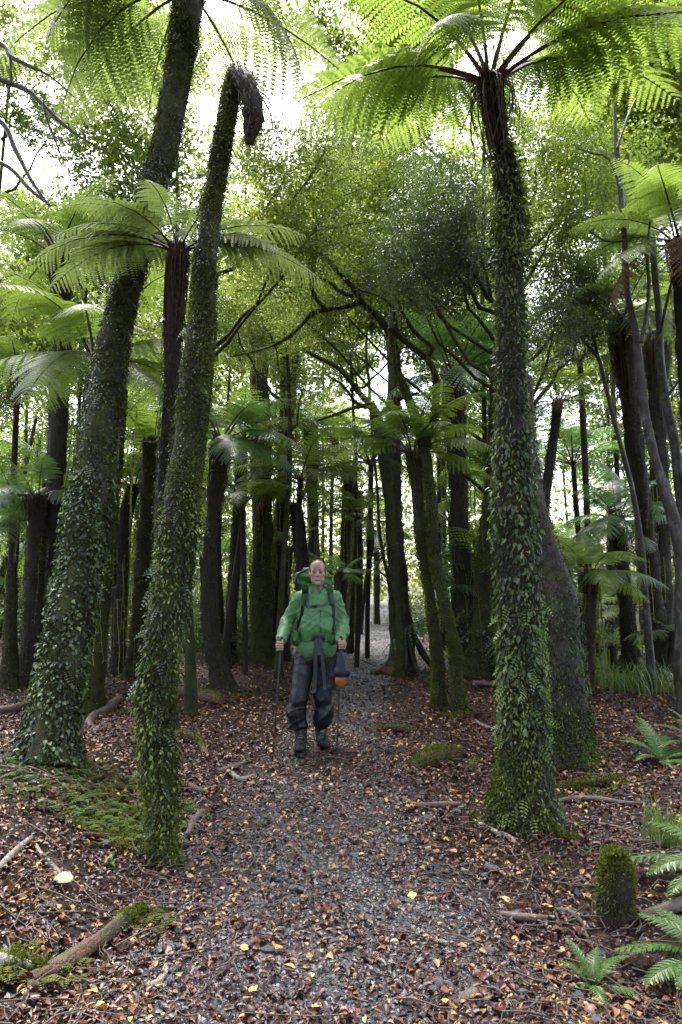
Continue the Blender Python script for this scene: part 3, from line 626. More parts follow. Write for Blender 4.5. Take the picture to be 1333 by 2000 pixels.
for k,(pp,d0,d1) in enumerate([
 ([(829,872,28),(812,815,24),(793,765,22),(775,715,21),(768,668,20),(745,625,18),(712,592,16),(690,560,14),(660,530,11),(630,498,10),(602,490,7)],9.0,9.0),
 ([(829,872,26),(845,830,20),(852,780,18),(850,730,17),(832,700,16),(805,678,15),(778,655,14),(760,640,12)],9.0,8.7),
 ([(838,696,12),(847,680,14),(832,668,13),(812,650,11),(795,625,10),(782,600,8),(778,585,7)],8.8,8.7),
 ([(706,590,12),(680,598,11),(640,605,11),(612,612,10),(585,640,9),(560,660,7),(520,680,5),(450,697,3)],9.0,8.6),
 ([(640,605,9),(622,590,8),(608,560,8),(612,520,7),(618,470,5),(616,440,4)],8.8,8.7),
 ([(690,578,10),(665,570,7),(640,548,6),(615,540,5)],9,9.1),
 ([(778,655,9),(760,590,6),(700,565,5)],8.7,8.9)]):
    mb=MB(); c,r=poly_branch(mb,[(a_,b_,c_*.72) for a_,b_,c_ in pp],d0,d1,B0,8,.2,seed=k); mb.build('branch',M['mossbark'],root); ALLB.append((c,r))
mb=MB()
for c,r in ALLB:
    cover_moss(mb,c,r,int(200*len(c)**.9),g,.015,0,1,.3,.0)
mb.build('moss',M['moss'],root,kind='stuff')
mb=MB(); P=np.concatenate([c for c,_ in ALLB]); P=P[g.integers(0,len(P),150)]; strands(mb,P,g.uniform(.08,.5,150),g,.005,.45); mb.build('hanging_moss',M['vine'],root,kind='stuff')
# second crooked tree left of it
def branchy(name,label,main,D,branches,bark='mossbark',moss=2500,sides=10,cat='tree',D1=None):
    C,R=trunk_curve(main,D,D1); root=thing(name,label,cat,C[0]); b=C[0].copy(); C=C-b
    trunk_obj(root,C,R,bark,sides,.12,.03,int(main[0][0])); g=np.random.default_rng(int(main[0][0])); L=[(C,R)]
    for k,(pp,d0,d1) in enumerate(branches):
        mb=MB(); c,r=poly_branch(mb,[(a_,b_,c_*.75) for a_,b_,c_ in pp],d0,d1,b,7,.2,seed=k); mb.build('branch',M[bark],root); L.append((c,r))
    if moss:
        mb=MB()
        for c,r in L: cover_moss(mb,c,r,int(moss*len(c)/60),g,.018,0,1,.35)
        mb.build('moss',M['moss'],root,kind='stuff')
    return root,b,L,g
branchy('crooked_tree','crooked forked tree behind the hiker with bare limbs spreading left at fern-crown height',
 [(782,1235,22),(778,1150,20),(768,1050,22),(758,960,26),(748,880,30),(738,820,26),(725,790,22)],12.5,
 [([(725,792,18),(705,770,15),(680,738,13),(655,715,12),(625,700,10),(590,682,6)],12.5,12.4),
  ([(738,815,14),(760,795,12),(790,775,10),(820,768,7)],12.5,12.4),
  ([(728,792,12),(700,790,10),(680,765,8),(665,748,6),(640,735,4)],12.5,12.3),
  ([(745,830,14),(728,800,10),(700,795,8),(660,808,7),(620,822,5)],12.3,12.0),
  ([(722,785,9),(722,750,8),(716,700,6),(718,640,5),(724,600,4)],12.5,12.6)])
# dark trunk with flared roots
pts=[(786,1308,70),(785,1270,58),(782,1200,50),(776,1120,44),(770,1030,40),(770,940,36),(771,860,34),(770,760,32),(768,650,32),(764,540,30),(760,430,30)]
C,R=trunk_curve(pts,None,None); root=thing('buttressed_tree','tall dark trunk with flaring roots at the right side of the path bend','tree',C[0]); B0=C[0].copy(); C=C-B0
trunk_obj(root,C,R,'redbark',16,.10,.12,14); g=np.random.default_rng(19); mossy(root,C,R,g,2500,.035,-.15,.45,.2,1)
for k,(dx,dy,l) in enumerate([(-.5,-.35,1),(-.25,-.8,1.1),(.35,-.7,1.2),(.85,-.3,1.3),(.9,.2,1.2),(-.7,.1,.8),(.1,-1,.9)]):
    t=np.linspace(0,1,9)[:,None]; d=np.array([dx,dy,0]); c=np.array([0,0,.85])*(1-t)**1.8+d*l*(.13+.55*t)*np.array([1,1,0])+np.array([0,0,.02]); c+=g.normal(0,.012,c.shape)
    c[:,2]+=hgt(c[:,0]+B0[0],c[:,1]+B0[1])-B0[2]-.03
    mb=MB(); tube(mb,c,np.linspace(.075,.02,9),7,0,.5,.15,seed=k); mb.build('root',M['redbark'],root)
skirt(root,C[-1]*1.0,np.array([0,0,1.]),R[-1],30,1.2,g); fibres(root,C,R,4500,g,.06,.12,1)

# mid-distance trunks and ferns: label, pts, D0, D1, options
K=[
 ('tree_fern','dark shaggy-necked fern left of the walker, its trunk foot kinked to the right',[(438,1348,58),(430,1310,46),(414,1250,38),(409,1180,35),(410,1090,33),(418,1000,32),(427,920,34),(433,856,40)],None,10.8,dict(n=15,L=1.5,kind='frondb',lod=0,sk=(70,1.1,.8),seed=31),1500,0),
 ('dead_tree_fern','broken bare black stump pole, flat topped, right of the kinked shaggy fern',[(448,1285,30),(452,1200,28),(460,1080,27),(466,980,25),(470,884,23)],14.5,14.5,dict(n=0,seed=32),1400,0),
 ('mossy_tree','stout grey-green trunk smothered in tiny leaves behind the black stump pole',[(512,1250,52),(510,1150,48),(512,1050,46),(512,950,46),(510,850,44),(506,740,40),(500,600,34)],14,14,dict(n=0,seed=33,bark='mossbark'),5200,60),
 ('tree_fern','slim dark trunk rising behind the man\'s pole hand, draped with hanging moss near the top',[(528,1288,44),(536,1200,38),(546,1080,36),(554,960,34),(558,850,32),(562,760,34),(568,690,36)],None,14.5,dict(n=12,L=1.6,kind='frond',lod=1,seed=34,sk=(50,1.0)),1800,90),
 ('dead_tree_fern','black trunk tilting left just behind the walker\'s backpack',[(600,1245,36),(594,1150,34),(586,1060,30),(577,985,28)],13.5,13.8,dict(n=0,seed=35),900,10),
 ('tree_fern','fibrous brown trunk with ragged skirt rising above the backpack',[(612,1240,24),(612,1120,24),(612,1000,26),(610,900,32),(608,838,32)],17,17,dict(n=12,L=1.7,kind='frondy',lod=1,seed=36,sk=(60,1.6,.6)),900,70),
 ('tree_fern','straight dark trunk just right of the walker\'s head with low green crown',[(668,1215,28),(670,1130,26),(676,1050,26),(682,960,30),(684,905,32)],17,17,dict(n=13,L=1.8,kind='frond',lod=1,seed=37,sk=(40,1.2)),1200,50),
 ('mossy_tree','moss-shrouded trunk at the far left edge of the bright path end',[(688,1212,28),(691,1120,26),(696,1040,26),(698,960,28)],23,23,dict(n=9,L=1.9,kind='frondy',lod=2,seed=38,bark='mossbark'),2400,90),
 ('slender_tree','thin leaning pole tree at the far end of the path',[(708,1192,11),(718,1120,10),(728,1060,9),(722,960,8),(730,860,8)],22,20,dict(n=0,seed=39,bark='mossbark'),300,10),
 ('tree_fern','small dark trunk standing in the bright end of the path',[(737,1196,13),(738,1140,13),(736,1090,13),(736,1040,14)],26,26,dict(n=12,L=2.3,kind='frondy',lod=2,seed=40),200,20),
 ('tree_fern','tree fern with a broad fibrous neck behind the twin trunks',[(915,1262,46),(908,1150,42),(900,1040,42),(896,940,42),(890,850,48),(886,735,44)],12.5,12.8,dict(n=15,L=1.9,kind='frondb',lod=1,seed=41,sk=(90,1.5,.5)),1500,60),
 ('mossy_tree','mossy trunk leaning right, between the twin trunks and the tallest fern',[(932,1296,50),(938,1220,44),(945,1120,42),(952,1040,40),(962,960,38),(968,860,36),(970,760,32)],12,12,dict(n=0,seed=42,bark='mossbark'),3600,30),
 ('tree_fern','low tree fern with narrow dark trunk right of the brown leaning trunk',[(1142,1375,40),(1146,1300,32),(1150,1220,28),(1153,1150,28),(1152,1122,32)],9.5,9.5,dict(n=13,L=1.05,kind='frond',lod=0,seed=43,sk=(40,.5),lows=.5),900,25),
 ('tree_fern','tree fern with blue-green arching crown above the grass tussocks at right',[(1230,1305,36),(1224,1200,34),(1216,1110,31),(1208,1040,28),(1204,1012,32)],12.2,11.6,dict(n=14,L=1.2,kind='frondb',lod=0,seed=44,lows=.6,sk=(40,.6)),1400,0),
 ('tree_fern','pale frosted-looking crown of a small fern in the bright clearing at right',[(1190,1200,24),(1194,1100,22),(1196,1020,22),(1198,968,26)],16.5,16.5,dict(n=14,L=1.6,kind='frondb',lod=1,seed=45,lows=.5,sk=(30,.7)),0,0),
 ('tree_fern','tall tree fern with bristling dark skirt, second trunk from the right edge',[(1290,1325,52),(1282,1220,44),(1270,1100,42),(1256,980,40),(1240,860,40),(1228,760,40),(1217,680,42),(1212,622,42)],None,10.2,dict(n=14,L=1.6,kind='frond',lod=0,seed=46,sk=(170,1.25,1.3)),1500,25),
 ('tree_fern','tall fern with shaggy neck behind the grey branching tree at right',[(1300,1300,44),(1296,1150,42),(1290,1000,42),(1286,860,40),(1282,740,42),(1280,655,44)],11.8,12,dict(n=12,L=1.6,kind='frond',lod=1,seed=47,sk=(110,1.4,1.1)),1200,20),
 ('tree_fern','tree fern cut by the right edge, dark trunk top under bright fronds',[(1385,1330,60),(1375,1150,58),(1362,950,56),(1350,760,54),(1338,600,50),(1328,470,48)],9.0,8.2,dict(n=13,L=1.5,kind='frondy',lod=0,seed=48,sk=(50,.5)),1500,0),
 ('tree_fern','small tree fern with rust-red dead fronds in the clearing',[(1062,1040,28),(1066,960,24),(1076,890,23),(1086,820,23),(1090,785,26)],11,11.2,dict(n=9,L=1.15,kind='frond',lod=1,seed=49,lows=.2),600,8),
 # left side
 ('tree_fern','tree fern behind the thick leaning trunk, pale fronds arching to the left edge',[(150,1300,50),(158,1100,46),(164,950,42),(170,830,40),(178,760,38),(186,702,40)],10,9.2,dict(n=15,L=2.0,kind='frond',lod=0,seed=50,sk=(50,.9),azs=None),1200,20),
 ('mossy_tree','green mossy trunk with a bright moss collar at its foot, behind the big leaning trunk',[(172,1392,74),(182,1330,56),(192,1220,50),(202,1100,48),(214,980,46),(224,860,42),(232,760,40)],None,8.6,dict(n=0,seed=51,bark='mossbark'),6500,20),
 ('tree_fern','dark trunk with a blue-green crown low at the left edge',[(62,1270,54),(66,1180,46),(70,1080,44),(74,1010,44),(76,968,48)],11.5,11.5,dict(n=13,L=1.25,kind='frondb',lod=0,seed=52,lows=.6,sk=(30,.5)),1500,10),
 ('dead_tree_fern','short thin dark trunk at the extreme left edge',[(18,1330,40),(20,1250,28),(22,1180,24),(24,1105,20)],11,11,dict(n=0,seed=53,bark='mossbark'),900,6),
 ('tree_fern','tree fern whose black neck shows high at left above the pale fronds',[(112,1250,46),(112,1050,42),(114,900,40),(118,750,40),(122,600,42),(116,498,46)],12,11,dict(n=14,L=1.9,kind='frondy',lod=1,seed=54,sk=(50,.8)),1500,20),
 ('dead_tree_fern','bare dark trunk in shade between the big leaning trunk and the headless one',[(262,1325,52),(272,1230,40),(278,1130,38),(284,1040,38),(288,960,36),(292,860,34)],None,10,dict(n=0,seed=55,bark='mossbark'),1800,20),
 ('tree_fern','shaded fern with a bright low frond glimpsed left of the headless trunk',[(232,1290,32),(236,1200,30),(240,1100,30),(246,1010,30),(262,950,30)],13,13,dict(n=12,L=1.3,kind='frondy',lod=1,seed=56,lows=.6),900,20),
 ('dead_tree_fern','thin dark pole directly left of the trunk with a bright low frond',[(98,1240,30),(100,1150,28),(102,1050,28),(104,900,28),(106,780,26)],14,14,dict(n=0,seed=57),900,20),
 ('tree_fern','low dark fern near the bend, its fronds touching the walker\'s backpack',[(556,1225,30),(556,1180,28),(558,1110,28),(562,1070,28)],15,15,dict(n=11,L=1.2,kind='frondy',lod=1,seed=58,lows=.6),300,0),
]
for nm,lb,pts,d0,d1,kw,moss,vn in K:
    root,C,R,g=tree_fern(nm,lb,pts,d0,d1,cat='tree fern' if 'fern' in nm else 'tree',**kw)
    if nm!='mossy_tree': fibres(root,C,R,int(1500+500*C[-1][2]),g,.055)
    if moss: mossy(root,C,R,g,int(moss*1.5),.023 if pts[0][1]>1300 else .028,-.05 if kw.get('bark') else -.2,.25 if kw.get('bark') else .55)
    if vn: vines(root,C,R,g,vn,.25,1,1.3,.22,.007)
    if 'rust-red' in lb:
        for az,v in ((-40,5),(-100,5),(100,3),(200,5)):
            crown(root,C[-1],np.array([0,0,1.]),1,1.0,'frondd',1,az%97,azs=[(az,v)])
# low ferns around and behind the walker, right in the clearing
def bush_fern(px,py,D,n,L,kind,label,seed,lod=1,group=None):
    p=at(px,py,D); gz=float(hgt(p[0],p[1])); root=thing('low_tree_fern',label,'tree fern',(p[0],p[1],gz-.05),group=group)
    h=max(p[2]-gz,.15); Cc=np.stack([np.zeros(6),np.zeros(6),np.linspace(0,h,6)],-1); Cc[:,0]+=.05*np.sin(np.linspace(0,3,6)+seed)
    trunk_obj(root,Cc,np.full(6,.055),'bark',10,.1,.15,seed); fibres(root,Cc,np.full(6,.055),300,np.random.default_rng(seed),.05); crown(root,Cc[-1],np.array([0,0,1.]),n,L,kind,lod,seed,.4); return root
for q in [(655,1118,10.5,9,.62,'frondb','small silvery fern whose frond arches above the walker\'s head',61,0),
 (700,1010,14,13,1.3,'frond','spreading dark green fern crown overhanging the path beyond the walker',62,1),
 (880,1010,15,12,1.2,'frondy','glowing green crown between the twin trunks and the fibrous neck',63,1),
 (1085,1130,12.5,11,.9,'frondb','bright low crown left of the narrow dark trunk in the clearing',64,1),
 (1240,1180,15,12,1.1,'frondy','low light-green fern behind the grass tussocks',65,1),
 (735,1085,27,12,2.0,'frondy','lit fern crown over the far end of the path',66,2),
 (900,1180,16,10,1.0,'frondb','low fern in the undergrowth right of the buttressed trunk',67,1),
 (460,900,18,12,1.8,'frondy','yellow-green crown glowing behind the flat-topped black pole',68,1),
 (545,840,16,13,1.7,'frondb','wide crown of blue-green fronds high behind the stout grey-green trunk',69,1),
 (1160,1190,14,10,.9,'frondy','low fern between the blue-green crown and the brown leaning trunk',70,1),
 (40,760,13,13,1.9,'frondy','dense hanging fronds at the left edge below the pale arching ones',71,1),
 (860,880,17,13,1.8,'frondy','sunlit crown behind the fork of the twisted mossy tree',72,1),
 (650,850,20,13,1.9,'frondy','pale yellow crown in the gap above the walker',73,1),
 (960,665,14,11,1.2,'frondb','single blue-green crown high against the left side of the tallest fern',74,1),
 (1130,700,13,12,1.3,'frondy','green crown high behind the tallest fern on its right',75,1),
 (1180,440,15,12,1.9,'frondy','bright crown in the upper right behind the grey slender stems',76,1),
 (480,975,12.5,13,1.5,'frondy','yellow-green crown between the kinked shaggy fern and the black pole',77,1),
 (590,930,13,13,1.6,'frondy','bright crown low over the walker\'s backpack, between two dark trunks',78,1),
 (300,900,12,12,1.5,'frond','fresh green crown in the gap between the two big left trunks',79,1),
 (720,900,15,14,1.9,'frondy','wide glowing crown over the path, left of the buttressed trunk',80,1),
 (960,930,13.5,12,1.5,'frondy','light green crown just left of the great leaf-clad fern at mid height',81,1),
 (1120,900,15,13,1.9,'frondb','pale crown in the clearing right of the great leaf-clad fern',82,1),
 (1280,1010,13.5,12,1.6,'frondy','bright crown between the grey trees near the right edge',83,1),
 (1200,1255,13,11,.8,'frondy','low green fern just behind the wide grass tussock',84,1),
 (1110,1230,14,10,.8,'frondb','low fern beside the reddish trunk in the bright clearing',85,1),
 (1310,1230,11,11,.8,'frond','low fern among the feet of the grey trees',86,0),
 (30,1010,13,12,1.5,'frondb','blue-green crown at the left edge above the short thin trunk',87,1),
 (140,1060,15,12,1.5,'frondy','lit crown deep in shade left of the thick leaning trunk',88,1),
 (430,1090,16,11,1.2,'frondy','small glowing crown deep behind the kinked shaggy fern',89,1),
 (235,860,13,12,1.7,'frondy','hanging lit fronds right of the thick leaning trunk at mid height',90,1)]:
    bush_fern(q[0],q[1],q[2],q[3],q[4],q[5],q[6],q[7],q[8])
# grey slender branching trees at the right
branchy('grey_branching_tree','smooth grey tree crossing in front of the shaggy-necked ferns, left of its twin',
 [(1345,1290,60),(1338,1180,46),(1332,1080,38),(1312,1000,30),(1290,930,26),(1266,840,24),(1252,740,23),(1240,640,21),(1224,560,19),(1220,460,17),(1212,360,17),(1204,280,14),(1200,200,10)],8.2,
 [([(1252,670,12),(1262,620,9),(1268,560,8),(1264,500,7),(1270,430,5)],8.3,8.2),([(1214,370,9),(1190,310,7),(1160,300,5),(1130,290,3)],8.4,8.6),([(1206,290,8),(1230,220,6),(1260,160,4)],8.4,8.5),([(1220,470,7),(1180,470,5),(1140,440,4)],8.3,8.6)],'greybark',500,12,D1=8.6)
branchy('grey_branching_tree','smooth grey tree with sinuous stem at the right edge, right of its twin',
 [(1368,1300,56),(1356,1150,46),(1338,1020,34),(1326,930,28),(1316,850,26),(1300,780,24),(1290,700,22),(1288,620,20),(1280,540,18),(1272,470,16),(1248,400,13),(1232,340,11),(1226,300,9)],8.7,
 [([(1290,650,9),(1310,560,7),(1330,470,5)],8.8,8.6),([(1300,780,9),(1330,740,6),(1360,720,5)],8.8,8.8)],'greybark',400,11,D1=9.2)
branchy('slender_dark_tree','thin dark sinuous tree between the tallest fern and the bristling skirt, forked at mid height',
 [(1272,1300,24),(1262,1180,20),(1252,1060,18),(1236,960,16),(1216,880,15),(1192,790,14),(1172,705,13),(1166,692,13)],9.8,
 [([(1166,694,11),(1145,670,9),(1130,650,6)],9.8,9.8),([(1168,694,9),(1160,660,8),(1150,635,7),(1140,600,4),(1120,560,3)],9.8,9.9)],'greybark',300,8)
branchy('slender_dark_tree','thin straight sapling stem rising beside the buttressed trunk on the path side',
 [(770,1190,12),(756,1120,11),(742,1040,10),(738,960,9),(730,880,9),(724,800,8)],13,[([(765,1135,8),(748,1120,5),(735,1112,5),(748,1085,4),(752,1062,3)],12.8,12.7)],'mossbark',300,7)
# bare dark limbs entering at the top left
root=thing('overhanging_tree','dark bare limbs reaching in from the upper left corner against the white sky','tree',(-7.2,7.6,float(hgt(-7.2,7.6))-.1)); b=np.array(root.location)
Cc=spline(np.array([[0,0,0,.22],[.1,0,3,.18],[.35,0,6,.14],[.5,0,9,.09]]),30); trunk_obj(root,Cc[:,:3],Cc[:,3],'redbark',12,.1,.03,3)
for k,(pp,d0,d1) in enumerate([([(-330,-60,18),(-150,20,14),(0,85,10),(20,110,9),(60,130,7),(100,150,4),(145,190,3)],7.6,7.2),([(-300,20,20),(-120,90,16),(0,155,11),(50,175,10),(85,205,9),(120,240,7),(165,272,5),(215,300,3)],7.6,7.2),
 ([(85,205,6),(92,235,5),(105,265,4),(125,320,2)],7.3,7.2),([(-280,60,20),(-100,180,14),(0,235,11),(30,290,10),(60,350,8),(95,400,5)],7.6,7.2),([(-300,260,18),(-80,300,11),(10,322,9),(60,370,7),(100,402,4)],7.6,7.2),([(20,110,5),(22,160,4),(12,200,2)],7.3,7.3),([(85,205,4),(88,185,3),(92,165,2)],7.3,7.3)]):
    mb=MB(); poly_branch(mb,pp,d0,d1,b,6,.15,seed=k); mb.build('branch',M['redbark'],root)
# ------------------------------------------------------------------ leafy trees, understorey, far forest
g5=np.random.default_rng(77)
CRN=[leaf_cloud('crown',[M['canopy'],M['greybark']],140,40,(2.3,2.1,1.7),np.random.default_rng(s),.14,.36,tshift=ts) for s,ts in ((1,0),(2,.12),(3,.06),(4,.2))]
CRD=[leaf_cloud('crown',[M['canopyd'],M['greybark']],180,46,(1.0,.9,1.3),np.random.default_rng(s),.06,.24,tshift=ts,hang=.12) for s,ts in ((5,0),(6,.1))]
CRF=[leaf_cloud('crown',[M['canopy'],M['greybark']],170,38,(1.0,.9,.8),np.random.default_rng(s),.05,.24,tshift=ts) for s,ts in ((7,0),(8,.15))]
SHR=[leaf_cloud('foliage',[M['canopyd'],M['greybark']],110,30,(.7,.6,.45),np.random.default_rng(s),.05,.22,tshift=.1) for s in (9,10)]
def simple_trunk(root,h,r,mat,lean,s,sides=8):
    t=np.linspace(0,1,9); C=np.stack([lean[0]*t**1.5+.08*np.sin(t*5+s),lean[1]*t**1.5,-.1+h*t],-1)
    trunk_obj(root,C,r*(1-.55*t)*(1+.5*np.exp(-t*14)),mat,sides,.1,.04,s); return C
def canopy_tree(label,spec,D,tp,mat='mossbark',r=.065,h=None):
    """spec: crowns as (px,py,scale,kind); tp: photo column its trunk stands in"""
    x=(tp-666.5)/1333.3*D; P=[at(a,b,D+g5.uniform(-.5,.5)) for a,b,_,_ in spec]; top=max(p[2] for p in P)
    gz=float(hgt(x,D)); root=thing('leafy_tree',label,'tree',(x,D,gz))
    C=simple_trunk(root,(top-gz)*.9,r,mat,(0,0),int(D*7+abs(x)*3))
    for p,(a,b,sc,kd) in zip(P,spec):
        me={'n':CRN,'d':CRD,'f':CRF}[kd][int(a)%2]
        q=p-np.array([x,D,gz]); o=link('crown',me,root,q,(g5.normal(0,.2),g5.normal(0,.2),g5.uniform(0,6.28)),sc)
        mb=MB(); t=np.linspace(0,1,8)[:,None]; z0=min(max(q[2]-.7-abs(q[0])*.7,.5),C[-1,2]); s0=np.array([np.interp(z0,C[:,2],C[:,0]),0,z0])
        tube(mb,s0*(1-t)+q*t+np.array([0,0,-.25])*np.sin(np.pi*t)+g5.normal(0,.03,(8,3)),np.linspace(.035,.012,8),5,0,.5,.1); mb.build('branch',M[mat],root)
for lb,spec,D,tp in [
 ('leafy tree with fine olive foliage right of the hanging husk',[(570,330,.8,'f'),(620,440,.9,'f'),(545,500,.8,'f'),(640,290,.5,'f')],8.5,372),
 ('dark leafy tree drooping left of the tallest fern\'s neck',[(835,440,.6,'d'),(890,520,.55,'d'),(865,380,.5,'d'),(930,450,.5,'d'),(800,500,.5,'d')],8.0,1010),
 ('small-leaved tree with fine foliage over the twisted mossy branches',[(700,440,.8,'f'),(750,520,.8,'f'),(640,560,.7,'f'),(690,330,.9,'f'),(760,350,.8,'f'),(600,620,.6,'f')],10.5,1003),
 ('olive-leaved tree in the middle distance left of the twisted branches',[(500,590,.8,'f'),(540,680,.7,'f'),(590,760,.6,'f'),(460,640,.8,'f')],12,556),
 ('leafy tree with sunlit foliage just right of the tallest fern\'s neck',[(1090,420,1.0,'f'),(1130,500,.9,'f'),(1150,330,1,'f'),(1060,300,.9,'f')],10,1012),
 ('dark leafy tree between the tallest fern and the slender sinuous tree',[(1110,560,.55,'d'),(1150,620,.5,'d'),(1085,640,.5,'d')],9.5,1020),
 ('tall leafy tree filling the top right corner beyond the great crown',[(1280,120,1.1,'n'),(1200,230,.7,'n'),(1320,30,1,'n')],13,1300),
 ('leafy tree with pale foliage at the top left behind the bare limbs',[(30,60,.6,'n'),(30,190,.4,'n'),(100,250,.35,'n')],13.5,-40),
 ('leafy tree showing through the drooping fronds at upper left centre',[(240,60,.7,'n'),(260,220,.7,'n'),(210,330,.5,'n'),(300,400,.6,'n')],13,330),
 ('leafy tree behind the top of the left bank, above the pale arching fronds',[(40,520,.7,'n'),(140,480,.5,'n'),(60,640,.8,'n')],14,150),
 ('leafy tree with hanging sprays behind the sky gap at top centre',[(700,60,.7,'n'),(740,180,.7,'n'),(790,40,.7,'n')],13.5,960),
 ('leafy tree straight above the path bend with golden green foliage',[(700,700,.6,'f'),(760,640,.8,'f'),(650,660,.8,'f'),(820,620,.9,'f')],16,690),
 ('dense olive tree mass between the sky gap and the great crown, mid height',[(640,390,.75,'n'),(720,300,.8,'n'),(810,380,.8,'n'),(760,480,.7,'n')],14.5,990),
 ('dense small-leaved tree behind the twisted branches, above the fern crowns',[(880,560,.7,'n'),(800,620,.6,'n'),(700,560,.7,'n'),(560,560,.7,'n'),(900,660,.6,'n')],15.5,965),
]: canopy_tree(lb,spec,D,tp)
def skygap(px,py):
    if px<330 and py<440: return .9
    if 500<px<660 and py<330: return .95
    if px<700 and py<470: return .45
    if px>1200 and 320<py<470: return .6
    if px>1000 and py>650: return .55
    if py<300: return .3
    return .14
for D,st,sc,lz in ((18.5,4.8,.95,4.4),(24,5.2,1.15,1.6),(32,6.0,1.4,1.2),(41,7.0,1.7,1.5)):
    for x in np.arange(-.68*D,.68*D+.1,st):
        x=x+g5.uniform(-.3,.3)*st; Dy=D+g5.uniform(-.35,.35)*4
        if abs(x-pathx(Dy))<1.6: x=pathx(Dy)+(2.6 if D>20 else 1.9)*np.sign(x-pathx(Dy)+.01); lowz=max(lz,3.0)
        else: lowz=lz
        gz=float(hgt(x,Dy)); zs=[]
        zt=min(1.0*D+3,30); z=lowz+g5.uniform(0,1.5)
        while z<zt:
            px=666.5+1333*x/Dy; py=1150-1333*(z+gz-CAMZ)/Dy*.98
            if -150<px<1480 and py>-150 and g5.random()>skygap(px,py) and not (abs(x-pathx(Dy))<3.2 and z<.75*D): zs.append(z)
            z+=st*g5.uniform(.7,1.15)
        root=thing('leafy_tree','leafy tree in the thick forest beyond the tree ferns, its crown merging with its neighbours','tree',(x,Dy,gz),group='leafy trees filling the forest background')
        C=simple_trunk(root,max(zs+[lowz]),.035+.0015*D,'mossbark',(g5.normal(0,.5),0),int(g5.integers(0,999)),7)
        for z in zs:
            link('crown',CRN[int(g5.integers(0,4))],root,(np.interp(z,C[:,2],C[:,0])+g5.normal(0,.7),g5.normal(0,.7),z),(g5.normal(0,.25),g5.normal(0,.25),g5.uniform(0,6.28)),sc*g5.uniform(.75,1.1))
# the same forest carried on unseen behind the photographer, added to shade the foreground
for i,(x,y,h) in enumerate([(-5.5,-3,9),(-2.2,-5,10),(2.4,-4,9.5),(6,-3,9),(-7.5,1.5,9),(7.5,1.5,9.5),(-5,-9,11),(0.5,-10,12),(5.5,-9,11),(-10,-5,11),(10,-5,11),(3.6,-.8,8.5),(-3.6,-.4,8.8)]):
    gz=float(hgt(x,y)); root=thing('leafy_tree','unseen leafy tree behind the photographer, added to shade the foreground','tree',(x,y,gz),group='unseen shade trees behind the camera')
    C=simple_trunk(root,h,.11,'mossbark',(0,0),300+i)
    for q in range(3): link('crown',CRN[(i+q)%4],root,(g5.normal(0,1.3),g5.normal(0,1.3)-.6,h-.3+q*1.3),(g5.normal(0,.2),0,g5.uniform(0,6.28)),g5.uniform(.9,1.15))
# slender trunks standing close together in the middle distance
for i in range(9):
    D=g5.uniform(15,28); x=g5.uniform(-.52,.52)*D
    if abs(x-pathx(D))<1.1: x+=1.6*np.sign(x-pathx(D))
    if i%3: x=-abs(x) if x>pathx(D) else x
    if abs(x-pathx(D))<1.7: continue
    gz=float(hgt(x,D)); root=thing('slender_tree','dark slender mossy trunk among many in the shaded forest beyond the path','tree',(x,D,gz),group='slender mossy trunks in the middle distance')
    h=g5.uniform(5,9); C=simple_trunk(root,h,g5.uniform(.055,.11),'mossbark',(g5.normal(0,.6),0),i,9); R=np.full(len(C),.085)
    fibres(root,C,R,900,g5,.07,.0,1)
    if D<21: mossy(root,C,R,g5,900,.03,0,.2)
    vines(root,C,R,g5,34,.2,1,1.8,.45,.008,.7)
# ferns of the understorey
for i in range(54):
    D=g5.uniform(12.5,30); x=g5.uniform(-.6,.6)*D
    if abs(x-pathx(D))<1.8: continue
    gz=float(hgt(x,D)); h=g5.uniform(.6,5.0); root=thing('tree_fern','green tree fern crown glimpsed deep among the far trunks','tree fern',(x,D,gz),group='tree ferns deep in the forest')
    C=simple_trunk(root,h,.09,'bark',(g5.normal(0,.2),0),i); crown(root,C[-1],np.array([0,0,1.]),11,g5.uniform(1.3,2.0),['frondy','frond','frondb'][i%3],2,i+200,.45)
# shrubs
for i in range(64):
    D=g5.uniform(11,34); x=g5.uniform(-.58,.58)*D
    if abs(x-pathx(D))<1.2 or (D<13 and x<pathx(D)): continue
    gz=float(hgt(x,D)); s=g5.uniform(.7,1.8); root=thing('shrub','low dark-leaved shrub in the shaded understorey','shrub',(x,D,gz),group='shrubs in the shaded understorey')
    link('foliage',SHR[i%2],root,(0,0,.38*s),(0,0,g5.uniform(0,6.28)),s)
    mb=MB(); tube(mb,np.array([[0,0,-.05],[.03,0,.15],[0,.02,.4*s]]),[.02,.014,.008],4,0,.5); mb.build('stem',M['greybark'],root)
# the wall of forest at the very back
mb=MB(); n=80000; a=g5.uniform(-.62,.62,n); D=g5.uniform(46,58,n); z=34*g5.random(n)**1.15; P=np.stack([a*D,D,z],-1); P[:,2]+=1.2*np.sin(P[:,0]*.7)
k=np.array([g5.random()>min(1,skygap(666.5+1333*p[0]/p[1],1150-1333*(p[2]-CAMZ)/p[1])*1.25) for p in P])
k&=(np.sin(P[:,0]*.55+2)+np.sin(P[:,2]*.6+P[:,0]*.2)+.6*np.sin(P[:,0]*1.3-P[:,2]))>g5.normal(-.9-3*(P[:,2]<10),.5,n); P=P[k]; n=len(P)
leaves(mb,P,rdir(n,g5),rdir(n,g5),g5.uniform(.25,.6,n),g5.uniform(.2,.35,n),0,np.clip(.75+.2*np.sin(P[:,0]*.9+P[:,2])+g5.normal(0,.15,n),0,1),.1)
mb.build('far_forest',M['canopy'],None,kind='stuff',label='distant mass of yellow-green forest behind all the trunks',category='forest')
